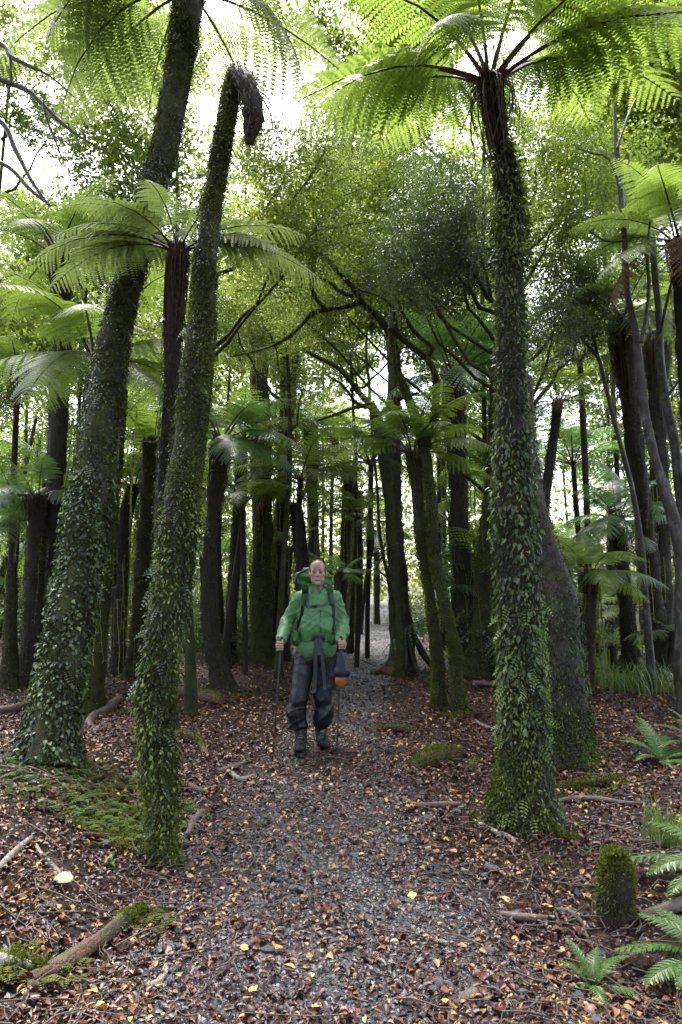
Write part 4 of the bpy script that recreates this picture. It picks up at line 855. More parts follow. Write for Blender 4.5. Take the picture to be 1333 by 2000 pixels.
# grass beside the path and under the ferns
def blades(mb,cx,cy,n,rad,h,g,w=.006,base=None):
    for i in range(n):
        a=g.uniform(0,6.28); r=rad*g.random()**.6; x=cx+r*math.cos(a); y=cy+r*math.sin(a); z=float(hgt(x,y)) if base is None else 0
        l=h*g.uniform(.5,1.2); b=g.uniform(0,6.28); t=np.linspace(0,1,5); bend=g.uniform(.15,.75)
        c=np.stack([x+math.cos(b)*l*bend*t**2,y+math.sin(b)*l*bend*t**2,z+l*(t-.35*bend*t**2.5)],-1); s=np.array([-math.sin(b),math.cos(b),0])
        ww=w*(1-t**2)[:,None]*s; V=np.stack([c-ww,c+ww],1).reshape(-1,3); F=[(2*k,2*k+1,2*k+3,2*k+2) for k in range(4)]; mb.add(V,F,0,np.clip(g.normal(.5,.2),0,1))
def tussock(px,py,n,radp,hp,label,w=.006,D=None):
    p=ground(px,py) if D is None else at(px,py,D); p[2]=float(hgt(p[0],p[1])); mb=MB(); s=p[1]/1333
    blades(mb,0,0,n,radp*s,hp*s,g5,w,base=0); return mb.build('grass_tussock',M['grass'],None,loc=p,label=label,category='grass')
tussock(1290,1652,60,34,95,'tall green grass tuft left of the right edge, above the big ground ferns',.005)
tussock(1262,1350,240,85,62,'wide grass tussock under the blue-green tree fern',.007)
tussock(1195,1345,120,50,50,'smaller grass tussock left of the wide one, under the blue-green tree fern',.007)
tussock(848,1478,26,26,42,'small upright grass tuft growing on the mossy hummock right of the path',.004)
tussock(925,1505,22,12,32,'tiny grass sprout just left of the tallest fern\'s mossy foot',.004)
tussock(770,1215,130,46,20,'sunlit grass along the right verge of the far path',.009)
tussock(668,1212,60,24,16,'sunlit grass along the left verge of the far path',.009)
tussock(850,1290,90,50,34,'grass between the buttressed roots and the twisted mossy tree',.007)
tussock(345,1915,9,10,30,'little grass sprout beside the curved white stick',.003)
# ------------------------------------------------------------------ things on the forest floor
g6=np.random.default_rng(66)
def floor_stick(name,label,pts,mat,cat,sink=.35,rough=.15,moss=None,sides=9,arch=0):
    Q=[]
    for a,b,w_ in pts:
        p=ground(a,b); r=pxw(w_,a,b,p[1])/2; Q.append([p[0],p[1],p[2]+.012+r*(1-sink*2)+r*sink,r])
    Q=np.array(Q); o=Q[0,:3].copy(); n=max(7,int(np.linalg.norm(np.diff(Q[:,:3],axis=0),axis=1).sum()/.05)); S=spline(Q,n)
    S[:,2]+=arch*np.sin(np.linspace(0,np.pi,n)); S[:,:2]+=g6.normal(0,.08,(n,2))*S[:,3:4]
    C=S[:,:3]-o; mb=MB(); tube(mb,C,np.maximum(S[:,3],.002),sides,0,.5,rough,.05,seed=int(pts[0][0])%97)
    if moss:
        root=thing(name,label,cat,o); mb.build('wood',M[mat],root); mm=MB(); lo,hi,cnt=moss; P,Nn,T,_=on_surface(C,S[:,3],cnt,g6,lo,hi); k=Nn[:,2]>-.3
        P,Nn=P[k],Nn[k]; leaves(mm,P,Nn+g6.normal(0,.5,Nn.shape),rdir(len(P),g6),.022*g6.uniform(.5,1.5,len(P)),.010,0,np.clip(.5+g6.normal(0,.22,len(P)),0,1),.1)
        mm.build('moss',M['moss'],root,kind='stuff'); return root
    return mb.build(name,M[mat],None,loc=o,label=label,category=cat)
for a in [
 ('log','rotten brown log lying diagonally at the lower left, its upper end mossy',[(60,1925,24),(130,1893,29),(200,1845,30),(250,1808,27),(282,1792,18)],'rotwood','log',.45,.3,(.75,1,900)),
 ('stick','curved pale stick near the bottom edge, left side of the path',[(288,1940,15),(308,1932,15),(324,1905,14),(329,1870,13),(320,1838,10)],'palewood','stick'),
 ('stick','pale stick running off the left edge on the bank',[(-20,1722,15),(12,1690,15),(40,1662,12),(62,1644,9)],'palewood','stick'),
 ('stick','thin pale forked-looking stick just above the big pale green leaf',[(68,1655,8),(84,1682,10),(104,1700,10),(124,1726,9)],'palewood','stick'),
 ('stick','short reddish pale branch near the foot of the left bank',[(162,1636,9),(185,1640,12),(214,1642,12)],'rotwood','stick'),
 ('log','pale mossy log end at the bottom left edge',[(-40,1885,30),(0,1893,30),(46,1900,24),(90,1908,18)],'palewood','log',.45,.3,(.4,1,500)),
 ('stick','bleached forked-end stick left of the tallest fern\'s foot, on the right',[(926,1608,7),(948,1622,9),(975,1634,9),(998,1642,9),(1008,1654,7)],'palewood','stick'),
 ('root','smooth dark root lying across the litter left of the mossy stump',[(972,1790,10),(1005,1800,17),(1045,1804,17),(1078,1800,9)],'twig','root'),
 ('root','arched root curling down beside the dark root, towards the ground ferns',[(1086,1785,8),(1112,1788,10),(1135,1806,9),(1150,1842,7)],'twig','root'),
 ('log','mottled log entering from the right edge beside the mossy stump',[(1252,1802,18),(1290,1792,22),(1333,1778,24),(1390,1765,26)],'twig','log'),
 ('log','mossy log half buried left of the walker, by the kinked fern foot',[(352,1362,20),(380,1366,24),(415,1372,22),(432,1378,12)],'rotwood','log',.3,.2,(0,1,1500)),
 ('log','mossy branch with a bare brown end behind the headless trunk\'s foot',[(340,1440,14),(362,1446,18),(385,1452,16),(404,1482,10)],'rotwood','log',.3,.2,(0,.7,900)),
 ('log','dark bare log at the left edge behind the big leaning trunk',[(-30,1402,20),(10,1398,20),(52,1384,16)],'twig','log'),
 ('stick','dark stick along the left path edge level with the walker\'s boots',[(424,1516,12),(446,1508,12),(470,1500,10),(488,1488,7)],'twig','stick'),
 ('root','reddish root crossing from the headless trunk to the path',[(338,1545,14),(362,1541,16),(388,1552,14),(408,1556,8)],'rotwood','root'),
 ('root','curved root below the reddish root at the left path edge',[(366,1640,10),(378,1615,14),(392,1596,13),(400,1590,9)],'twig','root'),
 ('root','looping dark root between the two big left trunks',[(232,1372,16),(205,1396,18),(185,1404,16),(176,1420,14),(190,1436,10)],'twig','root'),
 ('log','pale rotten timber left behind the walker\'s path side, pointing at his pole',[(448,1512,8),(470,1528,10),(497,1520,7)],'palewood','stick'),
 ('mossy_hummock','long mossy hummock with grass right of the path below the walker',[(806,1506,20),(835,1496,34),(868,1488,34),(898,1482,20)],'rotwood','log',.45,.3,(0,1,3200)),
 ('log','mossy branch on the right of the tallest fern\'s foot, upper one',[(1096,1546,12),(1130,1540,15),(1170,1536,17),(1215,1532,12)],'rotwood','log',.3,.2,(0,1,1500)),
 ('root','dark bare root on the right of the tallest fern\'s foot, below the mossy branch',[(1088,1572,10),(1120,1568,13),(1165,1568,13),(1225,1576,10),(1260,1574,6)],'twig','root'),
 ('stick','yellow-green mossy stick lying by the foot of the tallest fern',[(1080,1630,8),(1104,1640,10),(1132,1650,8)],'rotwood','stick',.2,.1,(0,1,600)),
 ('root','twisted dark root with pale broken end right of the path centre',[(786,1562,7),(808,1578,10),(835,1580,12),(868,1580,14),(900,1578,10)],'twig','root'),
 ('log','small mossy log level with the walker\'s boots on the right',[(738,1432,9),(762,1428,14),(790,1430,14),(812,1434,8)],'rotwood','log',.4,.2,(0,1,1100)),
 ('stick','long thin stick lying towards the flared roots right of the walker',[(696,1288,4),(730,1302,5),(765,1320,4)],'twig','stick'),
 ('stick','thin stick running down to the small clump of green ferns',[(1085,1785,5),(1108,1850,6),(1128,1905,6),(1142,1950,5)],'twig','stick'),
 ('stick','thin pale twig on the gravel left of centre',[(425,1712,4),(452,1706,5),(490,1706,4),(520,1708,3)],'palewood','stick'),
 ('stick','straight brown stick on the litter right of the tallest fern',[(1150,1612,6),(1195,1620,8),(1240,1632,7)],'twig','stick'),
 ('root','dark root on the ground behind the paired trunks\' feet',[(925,1338,10),(960,1342,12),(1000,1344,8)],'twig','root'),
 ('stick','pale stick in the litter between the twin trunks and the tallest fern',[(928,1412,6),(950,1424,7),(972,1432,5)],'palewood','stick'),
 ('root','mossy root spreading left from the buttressed tree\'s foot',[(775,1322,18),(750,1318,18),(728,1320,12)],'rotwood','root',.4,.2,(0,1,700)),
 ]: floor_stick(*a)
# big pale leaf
me=LV[2].copy(); p=ground(125,1735); mb=MB()
n=7; t=np.linspace(0,1,n); wd=.35*np.sin(np.pi*t**.75)**.6+.01; V=[];F=[]
for i in range(n): V+=[(t[i]-.5,-wd[i],.03),(t[i]-.5,0,.0+.02*math.sin(t[i]*3)),(t[i]-.5,wd[i],.05)]
for i in range(n-1): F+=[(i*3,i*3+1,i*3+4,i*3+3),(i*3+1,i*3+2,i*3+5,i*3+4)]
mb.add(V,F,0,.5); M['paleleaf']=leaf_mat('pale_leaf',[(0,(.11,.15,.065)),(1,(.16,.20,.09))],.2,(1,1,.8),.4,.5)
mb.build('pale_leaf',M['paleleaf'],None,loc=(p[0],p[1],p[2]+.045),rot=(.25,.12,-.3),scale=.105,label='large pale green leaf lying on the left bank',category='leaf')
p=ground(860,1856); mb=MB(); mb.add(np.array(V)*np.array([1,.35,1]),F,0,.2)
mb.build('long_leaf',M['grass'],None,loc=(p[0],p[1],p[2]+.035),rot=(.1,0,-.15),scale=.09,label='narrow green strap leaf on the gravel right of centre',category='leaf')
# mossy stumps
def stump(px,py,w_,hp,label,seed,moss=5000):
    p=ground(px,py); r=pxw(w_,px,py,p[1])/2; h=hp/1333*p[1]*1.0; root=thing('mossy_stump',label,'stump',p)
    z=np.concatenate([[-.04],h*np.linspace(.05,1,11)]); C=np.stack([.012*np.sin(z*20+seed),.008*np.sin(z*31),z],-1); R=r*np.interp(z/h,[0,.3,.6,.75,.88,.95,1],[1.15,.95,.98,.88,.66,.45,.15])
    mb=MB(); tube(mb,C,R,14,0,.5,.14,.06,seed=seed); mb.build('wood',M['bark'],root)
    g=np.random.default_rng(seed); mm=MB(); P,Nn,T,u=on_surface(C,R*1.02,moss,g,.1,1); k=g.random(len(P))<np.clip(u*1.2-.15+.3*(P[:,0]>0),0,1); P,Nn=P[k],Nn[k]
    tp=np.stack([g.normal(0,r*.25,moss//5),g.normal(0,r*.25,moss//5),np.full(moss//5,h*.96)],-1); P=np.vstack([P,tp]); Nn=np.vstack([Nn,np.tile([0,0,1.],(len(tp),1))])
    leaves(mm,P,Nn+g.normal(0,.5,Nn.shape),rdir(len(P),g),.018*g.uniform(.5,1.5,len(P)),.009,0,np.clip(.55+g.normal(0,.22,len(P)),0,1),.1)
    mm.build('moss',M['moss'],root,kind='stuff'); return root
stump(1205,1800,62,128,'short round moss-capped stump standing in the litter at lower right',3,6000)
stump(476,1282,34,50,'dark little stump left of the walker, in the shade beyond his pole',4,1500)
# moss and small ferny ground cover on the left bank and round trunk feet
def cover_patch(px,py,rx,ry,n,size,tint,label,name='ground_moss',mat='moss',cat='moss',nf=0,fl=.07):
    c=ground(px,py); mb=MB(); g=g6
    ax=rx/1333*c[1]; e=ground(px,py-ry); f=ground(px,py+ry); ay=(e[1]-f[1])/2
    a=g.uniform(0,6.28,n); r=g.random(n)**.62*(1+.25*np.sin(a*3+px)+.15*np.sin(a*7)); x=c[0]+ax*r*np.cos(a); y=c[1]+ay*r*np.sin(a)
    k=(np.sin(x*9+1)+np.sin(y*11)+np.sin(x*23+y*17)+.8*np.sin(x*41-y*33))>g.normal(.35,.6,n); x,y=x[k],y[k]; P=np.stack([x,y,hgt(x,y)+.012+.02*g.random(len(x))],-1)
    D=g.normal(0,.8,P.shape); D[:,2]=abs(D[:,2])+.4; l=size*g.uniform(.5,1.5,len(P)); leaves(mb,P,D,rdir(len(P),g),l,l*.5,0,np.clip(tint+g.normal(0,.2,len(P)),0,1),.1)
    for i in range(nf):
        a=g.uniform(0,6.28); r=g.random()**.6; x=c[0]+ax*r*math.cos(a); y=c[1]+ay*r*math.sin(a); z=float(hgt(x,y))+.015; b=g.uniform(0,6.28)
        L=fl*g.uniform(.6,1.4); t=np.linspace(.1,1,8); d=np.array([math.cos(b),math.sin(b),0]); s=np.array([-d[1],d[0],0]); cc=np.array([x,y,z])+d*(L*t)[:,None]+np.array([0,0,1])*(L*(.9*t-.75*t*t))[:,None]
        w_=L*.38*np.sin(np.pi*(t*.8+.15)); ti=np.clip(tint+g.normal(.05,.15),0,1)
        for sg in (-1,1): leaves(mb,cc,s*sg+.4*d+np.array([0,0,.1]),np.tile([0,0,1.],(8,1)),w_,L/8*1.1,0,ti,.1)
    return mb.build(name,M[mat],None,kind='stuff',label=label,category=cat)
cover_patch(170,1545,200,66,3000,.017,.3,'green moss and tiny ferns spread over the left bank below the leaning trunk',nf=420,mat='moss')
cover_patch(190,1560,200,70,0,.02,.5,'small feathery fern leaves among the moss of the left bank',name='ground_ferns',mat='grass',cat='ground cover',nf=420,fl=.075)
cover_patch(255,1625,75,50,3500,.02,.75,'bright moss and fernlets heaped against the foot of the headless trunk',nf=240,mat='moss',fl=.06)
cover_patch(60,1900,85,34,2500,.016,.45,'dark moss round the pale mossy log end at the bottom left',nf=60)
cover_patch(1070,1700,40,40,900,.014,.55,'thin film of moss on the litter left of the stump')
cover_patch(1130,1460,75,40,5000,.022,.7,'bright moss collar on the ground round the reddish leaning trunk')
cover_patch(1015,1600,90,30,3500,.02,.5,'moss skirting the foot of the tallest fern')
cover_patch(1170,1535,90,22,2500,.018,.6,'moss strip on the ground right of the tallest fern')
cover_patch(878,1392,48,16,2200,.024,.5,'moss on the ground round the feet of the paired trunks')
cover_patch(436,1352,46,15,1500,.024,.45,'moss round the foot of the kinked shaggy fern')
cover_patch(172,1398,60,18,2200,.024,.7,'bright moss round the foot of the green mossy trunk at left')
cover_patch(60,1340,70,40,2500,.025,.6,'mossy mound beside the dark log at the left edge')
cover_patch(300,1810,26,22,900,.018,.35,'clump of dark moss at the upper end of the rotten log',nf=30)
# glossy ground ferns
def blade_fern(name,seed,n=26,W=.17,e0=60,e1=-15,yaw=.25):
    g=np.random.default_rng(seed); m=30; s=np.linspace(0,1,m); el=np.radians(e0+(e1-e0)*s**.9); ya=yaw*s**2*g.choice([-1,1])
    d=np.stack([np.cos(el)*np.cos(ya),np.cos(el)*np.sin(ya),np.sin(el)],-1); C=np.vstack([[0,0,0],np.cumsum(d[:-1],0)])/(m-1); S=unit(np.cross([0,0,1.],d)); Nn=np.cross(d,S)
    mb=MB(); tube(mb,C[::4],np.linspace(.011,.003,len(C[::4])),5,1,.5,cap=False)
    for i in range(n):
        q=(i+.5)/n; sv=.10+.89*q; k=min(int(sv*(m-1)),m-1); ln=W*min(1,(q+.12)/.4)**.8*(1-q**2.4)**.8*g.uniform(.93,1.05)+.012
        for sg in (-1,1):
            D=S[k]*sg*math.cos(.35+.3*q)+d[k]*math.sin(.35+.3*q); wd=.89/n*.5; nn=Nn[k]; P=C[k]; cr=unit(np.cross(nn,D)); 
            dz=-nn*ln*.18; rip=nn*wd*.35*(-1)**i
            V=[P-cr*wd*.9,P+D*ln*.55-cr*wd*.95+dz*.3+rip,P+D*ln+cr*wd*.35+dz+d[k]*ln*.06,P+D*ln*.55+cr*wd*.8+dz*.3+rip,P+cr*wd*.9,P+D*ln*.5+dz*.25-nn*wd*.3]
            mb.add(V,[(0,1,5),(1,2,5),(2,3,5),(3,4,5),(4,0,5)],0,np.clip(.5+g.normal(0,.13)+.2*(q-.5),0,1))
    return mb.mesh('frond',[M['gfern'],M['grass']],smooth=False)
BF=[blade_fern('frond',s,W=w_,e0=e0,e1=e1) for s,w_,e0,e1 in ((1,.19,62,-10),(2,.16,45,-30),(3,.20,30,-25),(4,.15,75,15))]
def ground_fern(px,py,label,fr,D=None):
    p=ground(px,py) if D is None else at(px,py,D); p[2]=float(hgt(p[0],p[1])); root=thing('ground_fern',label,'fern',p)
    for az,l,v in fr: link('frond',BF[v],root,(0,0,.01),(g6.normal(0,.1),0,math.radians(az)),l)
ground_fern(1160,1935,'small bright green ground fern nearest the bottom right, left of the large dark fern',[(70,.20,0),(20,.22,0),(150,.16,0),(-100,.21,1),(-35,.24,2),(110,.20,3),(50,.17,1),(-60,.16,3),(200,.13,1)])
ground_fern(1405,1900,'large dark glossy fern leaning in from the right edge at the bottom',[(172,.38,1),(150,.36,0),(195,.40,2),(215,.38,1),(125,.34,0),(240,.34,1),(180,.30,3),(160,.42,2)])
ground_fern(1440,1720,'big bright fern arching in from the right edge above the dark glossy one',[(165,.62,2),(185,.55,1),(150,.50,0),(205,.55,2),(230,.4,1)])
ground_fern(1292,1490,'fern with upright fronds beyond the grass tuft at the right edge',[(150,.42,0),(110,.40,3),(170,.40,0),(60,.42,0),(20,.45,1),(-20,.42,1),(-60,.36,2),(200,.34,1),(90,.5,3),(-100,.3,2)])
ground_fern(1380,1470,'fern cut by the right edge behind the upright fronded one',[(160,.5,0),(190,.5,1),(130,.5,3),(220,.45,1),(175,.45,3),(100,.5,0)])
ground_fern(215,1690,'tiny fern sprouting on the left bank above the big pale leaf',[(30,.09,1),(100,.09,0),(170,.10,1),(240,.08,2),(300,.1,1)])
ground_fern(1148,1672,'tiny fresh seedling fern left above the mossy stump',[(30,.06,0),(150,.06,0),(270,.06,1)])

gg=np.random.default_rng(91)
for i,(px,py) in enumerate([(1160,1275),(1195,1300),(1120,1300),(1245,1278),(1300,1290),(1325,1345),(1040,1262),(985,1270),(1180,1330),(1270,1262),(1320,1262),(1215,1262)]):
    p=ground(px,py); root=thing('small_fern','small green fern in the shade under the right-hand trees','fern',p,group='small ferns under the right-hand trees')
    for k in range(7): link('frond',BF[int(gg.integers(0,4))],root,(0,0,.01),(gg.normal(0,.1),0,k*.9+gg.uniform(-.3,.3)),gg.uniform(.35,.62))
# ------------------------------------------------------------------ the walker, built from blended solids turned into one surface
class Solid:
    def __init__(s,lo,hi,h):
        s.lo=np.array(lo,float); s.h=h; s.n=np.ceil((np.array(hi)-s.lo)/h).astype(int)+1; s.F=np.full(s.n,1.0,np.float32)
    def region(s,lo,hi):
        a=np.clip(np.floor((np.array(lo)-s.lo)/s.h).astype(int),0,s.n-1); b=np.clip(np.ceil((np.array(hi)-s.lo)/s.h).astype(int)+1,1,s.n)
        ax=[s.lo[i]+s.h*np.arange(a[i],b[i]) for i in range(3)]
        return tuple(slice(a[i],b[i]) for i in range(3)), np.stack(np.meshgrid(*ax,indexing='ij'),-1)
    def comb(s,sl,d,k,mode='u'):
        F=s.F[sl]
        if mode=='u': h=np.maximum(k-np.abs(F-d),0)/k; s.F[sl]=np.minimum(F,d)-h*h*k*.25
        elif mode=='s': d=-d; h=np.maximum(k-np.abs(F-d),0)/k; s.F[sl]=np.maximum(F,d)+h*h*k*.25
        else: s.F[sl]=np.maximum(F,d)
    def cap(s,a,b,ra,rb=None,k=.02,sc=(1,1,1),mode='u'):
        rb=ra if rb is None else rb; a=np.array(a,float); b=np.array(b,float); sc=np.array(sc,float); m=max(ra,rb)*max(1,1/1)+k*1.5+.012
        mm=m*np.maximum(sc,1); sl,P=s.region(np.minimum(a,b)-mm,np.maximum(a,b)+mm)
        if P.size==0: return
        ab=b-a; t=np.clip(((P-a)@ab)/max(ab@ab,1e-9),0,1); q=(P-(a+t[...,None]*ab))/sc
        s.comb(sl,((np.linalg.norm(q,axis=-1)-(ra+(rb-ra)*t))*min(sc)).astype(np.float32),k,mode)
    def ell(s,c,r,k=.02,mode='u',rot=None):
        c=np.array(c,float); r=np.array(r,float); m=r.max()+k*1.5+.012 if rot is not None else r+k*1.5+.012
        sl,P=s.region(c-m,c+m)
        if P.size==0: return
        q=P-c
        if rot is not None: q=q@np.array(rot)
        k0=np.linalg.norm(q/r,axis=-1); k1=np.linalg.norm(q/(r*r),axis=-1)+1e-9
        s.comb(sl,(k0*(k0-1)/k1).astype(np.float32),k,mode)
    def boxr(s,c,h,rad,k=.02,mode='u',rot=None):
        c=np.array(c,float); h=np.array(h,float); m=np.linalg.norm(h)+rad+k*1.5 if rot is not None else h+rad+k*1.5+.01
        sl,P=s.region(c-m,c+m)
        if P.size==0: return
        q=P-c
        if rot is not None: q=q@np.array(rot)
        q=np.abs(q)-(h-rad); d=np.linalg.norm(np.maximum(q,0),axis=-1)+np.minimum(q.max(-1),0)-rad
        s.comb(sl,d.astype(np.float32),k,mode)
    def grid(s):
        return s.region(s.lo,s.lo+s.h*s.n)
    def cut(s,fn): sl,P=s.grid(); s.F=np.maximum(s.F,fn(P).astype(np.float32))
    def disp(s,fn): sl,P=s.grid(); s.F=s.F+fn(P).astype(np.float32)
    def surf(s):
        F=s.F; ins=F<0; n=F.shape
        cnt=sum(ins[a:n[0]-1+a,b:n[1]-1+b,c:n[2]-1+c].astype(np.int8) for a in(0,1) for b in(0,1) for c in(0,1))
        act=(cnt>0)&(cnt<8); I=np.argwhere(act); idx=np.full(act.shape,-1,np.int64); idx[tuple(I.T)]=np.arange(len(I))
        acc=np.zeros((len(I),3)); num=np.zeros(len(I)); cor=[(a,b,c) for a in(0,1) for b in(0,1) for c in(0,1)]
        for u in cor:
            for ax in range(3):
                if u[ax]==0:
                    v=list(u); v[ax]=1; fa=F[tuple((I+u).T)]; fb=F[tuple((I+v).T)]; m=(fa<0)!=(fb<0); t=np.where(m,fa/(fa-fb+1e-12),0)
                    p=np.tile(np.array(u,float),(len(I),1)); p[:,ax]=t; acc[m]+=p[m]; num[m]+=1
        V=s.lo+s.h*(I+acc/np.maximum(num,1)[:,None]); Q=[]
        for ax in range(3):
            o1,o2=[(1,2),(2,0),(0,1)][ax]; sl0=[slice(0,k) for k in n]; sl1=list(sl0); sl0[ax]=slice(0,n[ax]-1); sl1[ax]=slice(1,n[ax])
            a=ins[tuple(sl0)]; b=ins[tuple(sl1)]; E=np.argwhere(a!=b); E=E[(E[:,o1]>0)&(E[:,o2]>0)&(E[:,o1]<n[o1]-1)&(E[:,o2]<n[o2]-1)]
            e1=np.zeros(3,int); e1[o1]=1; e2=np.zeros(3,int); e2[o2]=1
            q=np.stack([idx[tuple((E-e1-e2).T)],idx[tuple((E-e2).T)],idx[tuple(E.T)],idx[tuple((E-e1).T)]],-1); fl=~a[tuple(E.T)]; q[fl]=q[fl][:,::-1]; Q.append(q)
        Q=np.concatenate(Q); Q=Q[(Q>=0).all(1)]; return V,Q
    def build(s,name,mat,parent,smooth=True,relax=2):
        V,Q=s.surf()
        for _ in range(relax):
            A=np.zeros_like(V); c=np.zeros(len(V))
            for k in range(4): np.add.at(A,Q[:,k],V[Q[:,(k+1)%4]]); np.add.at(c,Q[:,k],1)
            V=.5*V+.5*A/np.maximum(c,1)[:,None]
        mb=MB(); mb.add(V,Q); return mb.build(name,mat,parent,smooth)
def fold_noise(P,f,seed):
    g=np.random.default_rng(seed); w_=np.zeros(P.shape[:-1]); 
    wx=.35*np.sin(P[...,2]*f*.7+seed)+.3*np.sin(P[...,0]*f*.9+2*seed)
    for k in range(5):
        d=unit(g.normal(0,1,3)); w_+=(1-2*np.abs(np.sin(P@d*f*(.5+.35*k)+g.uniform(0,6)+2.2*wx)))/(1+.35*k)
    return w_/3
def creases(P,f,seed,dirs,warp=.6,p=3):
    """narrow cloth ridges running across the given directions"""
    g=np.random.default_rng(seed); w_=0
    wx=warp*(np.sin(P[...,0]*f*.45+seed)+np.sin(P[...,2]*f*.38+2*seed)+.6*np.sin(P[...,1]*f*.8+P[...,2]*f*.6))
    for k,d in enumerate(dirs):
        d=unit(np.array(d,float)); m=.5+.5*np.sin(P@rdir(1,g)[0]*f*.5+g.uniform(0,6)); w_=w_+(1-np.abs(np.sin(P@d*f*g.uniform(.8,1.3)+g.uniform(0,6)+wx)))**p*m
    return w_
def X_(X): return (X-570)*.001025
def Z_(Y): return (1875-Y)*.001025
PB=ground(617,1462); PB[1]=6.76; PB[0]=at(619.7,1465,6.76)[0]; PB[2]=float(hgt(PB[0],6.6))+.022
M['skin']=surf_mat('weathered_skin',[(.3,(.33,.185,.13)),(.7,(.44,.27,.20))],(30,30,30),.45,.4,.12,60)
M['hair']=flat_mat('grey_brown_hair',(.055,.045,.04),.7,.3,var=.4,sc=90)
M['brow']=flat_mat('dark_eyebrow',(.06,.04,.03),.8,.2); M['lip']=flat_mat('lip',(.34,.14,.12),.5,.4)
M['eyew']=flat_mat('eye_white',(.16,.12,.11),.4,.4); M['iris']=flat_mat('dark_iris',(.03,.02,.015),.2,.8)
M['jacket']=flat_mat('green_rain_jacket',(.072,.182,.068),.5,.4,var=.10,sc=14,bump=.05); M['jacketdark']=flat_mat('dark_green_lining',(.02,.07,.035),.6,.3)
M['packg']=flat_mat('bright_green_pack_cloth',(.018,.10,.016),.5,.4,var=.2,sc=50,bump=.3); M['packd']=flat_mat('dark_pack_cloth',(.010,.016,.015),.6,.4)
M['webbing']=flat_mat('grey_webbing',(.055,.062,.078),.6,.35,bump=.3); M['black']=flat_mat('black_plastic',(.012,.012,.014),.35,.5)
M['trouser']=flat_mat('navy_rain_trousers',(.004,.0045,.009),.45,.45,var=.2,sc=20,bump=.06); M['boot']=surf_mat('muddy_boot',[(.4,(.006,.0055,.0055)),(.6,(.014,.012,.010)),(.78,(.07,.05,.033))],(18,18,18),.55,.4,.4,40)
M['shirt']=flat_mat('dark_blue_collar',(.02,.02,.05),.7,.3,var=.6,sc=60); M['navy']=flat_mat('navy_bag_cloth',(.006,.007,.026),.5,.4,var=.2); M['orange']=flat_mat('orange_bag_cloth',(.30,.085,.012),.55,.4)
M['lace']=flat_mat('grey_lace',(.25,.25,.25),.7,.3)
person=thing('person','man in green rain jacket and dark waterproof trousers holding two poles on the path','person',PB)
SH=[np.array([-.178,.01,1.415]),np.array([.172,.01,1.415])]; EL=[np.array([-.292,.055,1.195]),np.array([.243,.055,1.19])]; WR=[np.array([-.337,-.17,1.045]),np.array([.225,-.17,1.045])]
GR=[np.array([X_(243),-.235,Z_(905)]),np.array([X_(795),-.235,Z_(893)])]
HIP=[np.array([-.105,.02,.90]),np.array([.062,.02,.90])]; KN=[np.array([-.172,-.06,.47]),np.array([.052,.0,.47])]; AN=[np.array([-.158,-.05,.10]),np.array([.040,.075,.11])]
# body: head, neck, trunk, arms, hands, legs in one skin surface
B=Solid((-.46,-.36,.02),(.36,.26,1.84),.0052)
hy=.005
B.ell((0,hy+.015,1.700),(.077,.095,.100),.02); B.ell((0,hy-.012,1.632),(.056,.073,.085),.035); B.ell((0,hy-.065,1.568),(.027,.024,.020),.03)
B.ell((0,hy-.045,1.730),(.062,.055,.055),.03)
for s in(-1,1):
    B.ell((s*.044,hy-.052,1.655),(.028,.028,.026),.02); B.ell((s*.082,hy+.012,1.660),(.010,.020,.034),.008)
    B.ell((s*.042,hy-.032,1.605),(.020,.04,.028),.03)
B.cap((-.040,hy-.080,1.694),(.040,hy-.080,1.694),.013,k=.012)
for s in(-1,1): B.ell((s*.032,hy-.095,1.672),(.019,.016,.013),.012,'s')
B.cap((0,hy-.082,1.690),(0,hy-.108,1.645),.009,.015,.010); 
for s in(-1,1): B.ell((s*.013,hy-.096,1.640),(.009,.011,.008),.006)
B.cap((-.020,hy-.080,1.606),(.020,hy-.080,1.606),.010,k=.010); B.cap((-.02,hy-.094,1.603),(.02,hy-.094,1.603),.0035,k=.004,mode='s')
for s in(-1,1): B.cap((s*.022,hy-.088,1.638),(s*.034,hy-.078,1.605),.0035,k=.006,mode='s')
B.cap((0,.025,1.60),(0,.03,1.44),.054,.062,.03)
B.ell((0,.03,1.30),(.16,.10,.17),.05); B.ell((0,.02,1.05),(.15,.10,.17),.05); B.cap((-.13,.02,1.41),(.13,.02,1.41),.05,k=.04)
for i in(0,1):
    sg=(-1,1)[i]; G=GR[i]
    B.cap(SH[i],EL[i],.045,.038,.03); B.cap(EL[i],WR[i],.036,.026,.02); B.cap(HIP[i],KN[i],.075,.05,.03); B.cap(KN[i],AN[i],.048,.035,.03)
    B.cap(WR[i],G+np.array([sg*.026,.03,-.010]),.026,.026,.02); B.ell(G+np.array([sg*.030,.016,-.012]),(.020,.036,.042),.012)
    for j in range(4):
        z=.020-.0215*j; fl=(1,1.06,1.0,.84)[j]; o=G+np.array([0,0,z]); r=(.0098,.0102,.0098,.0088)[j]
        k0=o+np.array([sg*.033,-.012,-.002*j]); k1=o+np.array([sg*.014,-.036*fl,0]); k2=o+np.array([-sg*.016*fl,-.030*fl,-.002]); k3=o+np.array([-sg*.020,-.006,-.003])
        B.cap(k0,k1,r*1.1,r,.004); B.cap(k1,k2,r,r*.95,.004); B.cap(k2,k3,r*.95,r*.85,.004)
    B.cap(G+np.array([sg*.022,.028,.018]),G+np.array([0,.004,.040]),.014,.011,.010); B.cap(G+np.array([0,.004,.040]),G+np.array([-sg*.016,-.022,.036]),.011,.009,.005)
body=B.build('body',M['skin'],person,relax=1)
